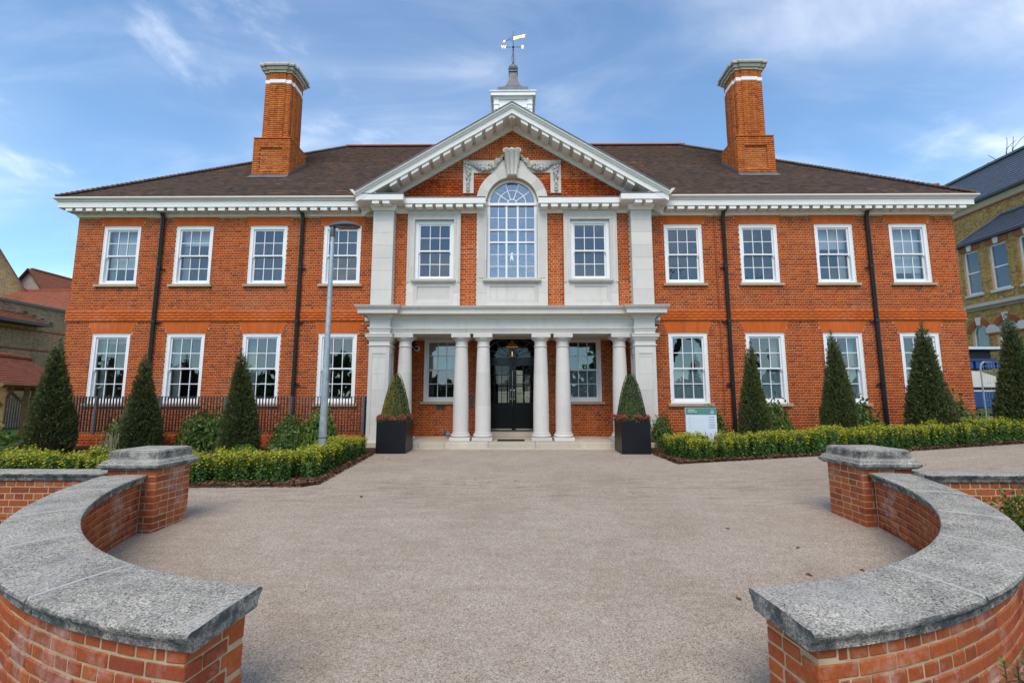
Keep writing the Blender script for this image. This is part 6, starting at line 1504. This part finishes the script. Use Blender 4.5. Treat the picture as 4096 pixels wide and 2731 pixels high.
# ------------------------------------------------------------------ left neighbours
def gabled(name,label,cat,loc,rot,w,l,he,hr,wall,roofm,over=.25,grp=None):
    """house block: length l along local x, width w along local y, ridge along x."""
    t=empty(name,loc,label,cat,grp); t.rotation_euler=(0,0,rot)
    def part(nm,m,mat,par=None):
        o=bpy.data.objects.new(nm,m.mesh(nm,mat)); COL.objects.link(o); o.parent=par or t; return o
    m=MB(); m.prism([(-w/2,0),(w/2,0),(w/2,he),(0,hr),(-w/2,he)],-l/2,l/2,'x'); part('wall',m,wall)
    m=MB(); s=(hr-he)/(w/2); nr=int(math.hypot(hr-he,w/2)/.11)
    for sg in (-1,1):
        for k in range(nr):
            y0=sg*(w/2+over)*(1-k/nr); y1=sg*(w/2+over)*(1-(k+1)/nr); z0=he-over*s+(hr-he+over*s)*k/nr+.06; z1=he-over*s+(hr-he+over*s)*(k+1)/nr+.05
            m.add([(-l/2-over,y0,z0+.02),(l/2+over,y0,z0+.02),(l/2+over,y1,z1),(-l/2-over,y1,z1)],[(0,1,2,3)]); m.add([(-l/2-over,y0,z0-.01),(l/2+over,y0,z0-.01),(l/2+over,y0,z0+.02),(-l/2-over,y0,z0+.02)],[(0,1,2,3)])
    part('roof',m,roofm)
    m=MB(); m.prism([(-w/2-over-.02,he-over*s-.04),(0,hr-.02),(w/2+over+.02,he-over*s-.04),(w/2+over,he-over*s+.07),(0,hr+.06),(-w/2-over,he-over*s+.07)],l/2+over-.02,l/2+over+.03,'x'); m.prism([(-w/2-over-.02,he-over*s-.04),(0,hr-.02),(w/2+over+.02,he-over*s-.04),(w/2+over,he-over*s+.07),(0,hr+.06),(-w/2-over,he-over*s+.07)],-l/2-over-.03,-l/2-over+.02,'x'); part('verge',m,'tile_piece')
    m=MB()
    for i in range(int(l/.45)): m.box(-l/2+i*.45,-l/2+i*.45+.44,-.09,.09,hr+.03,hr+.13)
    part('ridge',m,'ridge_piece')
    return t,part
# white gabled house far left: gable faces the camera, ridge runs away to the right
t,part=gabled('white_gabled_house','white brick gabled house with red tiled roof far left beyond the annexe','house',(-33.1,34.2,0),R(90),7.0,8.2,5.4,10.0,'white_far','tiles_red')
# long red roof behind the annexe
t,part=gabled('tiled_range','long low range with red tiled roof behind the buff annexe at left','building',(-29,27.0,0),0,6.5,16,5.3,7.75,'buff_far','tiles_red')
# big gable at the left edge
t,part=gabled('stock_brick_gable','tall yellow brick gable with tiled verge at the left picture edge','building',(-35.7,28.3,0),R(135.6),7.8,10,6.36,13.57,'stock_far','tiles_red',.3)
# buff annexe: flat parapet block
an=empty('buff_annexe',(-23.6,23,0),'buff brick annexe with lead topped parapet left of the mansion','building')
ax,ay0,ay1=-22.25,19.0,26.0
bp=BrickPile(); bp.plane(bond(lambda z:[(ay0,ay1)],0,5.48,0,2),(ax,0,0),(0,1,0)); bp.plane(bond(lambda z:[(-27,ax)],0,5.48,0,3),(0,ay0,0),(1,0,0)); bp.emit(an,'buff',0)
MB().box(-27,ax-.006,ay0+.006,ay1,0,5.5).build('mortar_core','mortar',an); MB().box(-27,ax+.08,ay0-.08,ay1,5.5,5.62).build('parapet_capping','railpost',an)
for z in (4.35,3.45): MB().box(ax-.01,ax+.006,ay0,ay1,z,z+.075).build('red_band','ridge_piece',an); 
MB().box(ax-.01,ax+.008,ay0,ay1,2.55,2.63).build('blue_band','slate',an)
# hipped wing in front of the annexe
hw=empty('hipped_wing',(-24.5,18.5,0),'buff brick wing with hipped red tile roof at left edge','building')
hx,hy0,hy1=-22.3,14.5,20.2
bp=BrickPile(); bp.plane(bond(lambda z:[(hy0,hy1)],0,4.65,0,5),(hx,0,0),(0,1,0)); bp.emit(hw,'buff',0); MB().box(-28,hx-.006,hy0,hy1,0,4.7).build('mortar_core','mortar',hw)
for z in (4.25,3.3): MB().box(hx-.01,hx+.006,hy0,hy1,z,z+.075).build('red_band','ridge_piece',hw)
m=MB(); nr=26; ex=hx+.65; z0=4.72
for k in range(nr):
    s0,s1=k*.11,(k+1)*.11
    for (p,q,r_,u) in (((ex-s0,hy0,z0+s0*.7),(ex-s0,hy1+.65-s0,z0+s0*.7),(ex-s1,hy1+.65-s1,z0+s1*.7-.03),(ex-s1,hy0,z0+s1*.7-.03)),((ex-s0,hy1+.65-s0,z0+s0*.7),(-28,hy1+.65-s0,z0+s0*.7),(-28,hy1+.65-s1,z0+s1*.7-.03),(ex-s1,hy1+.65-s1,z0+s1*.7-.03))): m.add([p,q,r_,u],[(0,1,2,3)])
m.build('roof','tiles_red',hw); MB().box(hx,ex+.06,hy0,hy1+.7,4.58,4.72).build('gutter','iron',hw)
bm_=MB().box(-.06,.06,-.10,.10,0,.06).mesh('hip_tile','tile_piece')
for k in range(14): link('hip_tile',bm_,hw,(ex-k*.2,hy1+.65-k*.2,z0+k*.2*.7+.03),Euler((0,0,R(45))))
# timber shelter
sh=empty('timber_shelter',(-17.6,15.6,0),'open oak shelter with red tiled roof beside the left yew','shelter')
A=Vector((-15.9,14.0)); ang=R(112)
ux=Vector((math.cos(ang),math.sin(ang))); vx=Vector((-ux.y,ux.x))     # ux along the ridge away from camera, vx to the left
def SP(a,b,z): p=Vector((-16.85,14.7))+ux*a+vx*b; return (p.x,p.y,z)
hw_,eL,zR,zE=1.15,(-1.9,1.75),2.70,1.76
m=MB(); nr=12
for sg in (-1,1):
    for k in range(nr):
        s,t=k/nr,(k+1)/nr; e1=eL[1]-.0*s
        hip=.75
        m.add([SP(eL[0],sg*hw_*(1-s),zE+(zR-zE)*s+.02),SP(eL[1]+hip*(1-s)-hip*.35,sg*hw_*(1-s),zE+(zR-zE)*s+.02),SP(eL[1]+hip*(1-t)-hip*.35,sg*hw_*(1-t),zE+(zR-zE)*t),SP(eL[0],sg*hw_*(1-t),zE+(zR-zE)*t)],[(0,1,2,3)])
        m.add([SP(eL[0],sg*hw_*(1-s),zE+(zR-zE)*s-.01),SP(eL[1]+hip*(1-s)-hip*.35,sg*hw_*(1-s),zE+(zR-zE)*s-.01),SP(eL[1]+hip*(1-s)-hip*.35,sg*hw_*(1-s),zE+(zR-zE)*s+.02),SP(eL[0],sg*hw_*(1-s),zE+(zR-zE)*s+.02)],[(0,1,2,3)])
m.build('roof','tiles_red',sh,auto=False)
for i in range(8):
    a0=eL[0]+i*.45
    if a0<eL[1]-.2: MB().tube([SP(a0,0,zR),SP(a0+.44,0,zR)],.10,8).build('ridge_tile','ridge_piece',sh,smooth=True)
def beam(a,b,w,mat='timber',nm='beam'):
    MB().tube([a,b],w,4).build(nm,mat,sh)
for sg in (-1,1):
    beam(SP(eL[0],sg*(hw_-.02),zE-.05),SP(eL[1]+.4,sg*(hw_-.02),zE-.05),.075,'timber_dark'); 
    for a in (-1.2,1.45):
        beam(SP(a,sg*.85,0),SP(a,sg*.85,zE-.1),.095,'timber','post'); beam(SP(a-.55,sg*.85,zE-.12),SP(a,sg*.85,zE-.75),.05,'timber','brace'); beam(SP(a,sg*.85,zE-.75),SP(a+.45,sg*.85,zE-.12),.05,'timber','brace')
for (px,py) in ((-16.5,15.4),(-17.15,16.25)): beam((px,py,0),(px,py,zE-.1),.10,'timber','post')
beam((-16.5,15.4,zE-.7),(-17.0,15.2,zE-.12),.05,'timber','brace'); beam((-17.15,16.25,zE-.7),(-17.5,16.9,zE-.12),.05,'timber','brace')
for a in (-1.2,1.45): beam(SP(a,-.9,zE-.12),SP(a,.9,zE-.12),.08,'timber_dark','tie_beam')
# dark railing and hedge behind the shelter
th=empty('garden_railing',(-19.5,17.5,0),'dark railing behind the timber shelter','railing'); MB().box(-22,-15.2,17.48,17.52,1.30,1.34).build('top_rail','rail',th)
BR=MB().box(-.012,.012,-.02,.02,.1,1.30).mesh('bar','rail')
for i in range(66): link('bar',BR,th,(-22+i*.1,17.5,0))
# ------------------------------------------------------------------ courtyard seen through the hall
o=sheet('courtyard_lawn',[-6,6],[24.7,31],.0,'grass',lambda x,y:.80+(y-24.7)*.03)
cw=empty('courtyard_wall',(0,31,.9),'pale brick courtyard building seen through the glazed front doors','building')
bp=BrickPile(); bp.plane(bond(lambda z:[(-5,5)] if not 1.75<z<3.2 else [(-5,-1.6),(-.2,.55),(1.6,5)],.9,4.5,0,2),(0,31,0),(1,0,0)); bp.emit(cw,'white_brick',0)
m=MB(); m.box(-5,5,31.3,31.4,.5,4.5); m.box(-5,-1.6,31.006,31.1,.5,4.5); m.box(1.6,5,31.006,31.1,.5,4.5); m.box(-1.6,1.6,31.006,31.1,.5,1.75); m.box(-1.6,1.6,31.006,31.1,3.2,4.5); m.box(-.2,.55,31.006,31.1,1.75,3.2); m.build('mortar_backing','interior',cw)

# ------------------------------------------------------------------ unseen tree belt added behind the camera so the lower panes reflect dark
r=np.random.default_rng(77); n=9000; X=r.uniform(-75,75,n); H=5.2+1.6*np.sin(X*.21)+1.1*np.sin(X*.53+1)+.7*np.sin(X*1.3)
Z=r.random(n)**.8*H-1.0; C=np.stack([X,-34+r.normal(0,1.2,n),Z],1); V,Fq=leaves(C,np.tile([0,1,.3],(n,1)),.55,.35,.7)
o=link('added_tree_belt',quickmesh('added_tree_belt',V,Fq,['shrub','yew'],(r.random(len(Fq))<.6).astype(int))); tagp(o,'unseen belt of dark trees added behind the camera to darken the lower panes','trees',kind='stuff')
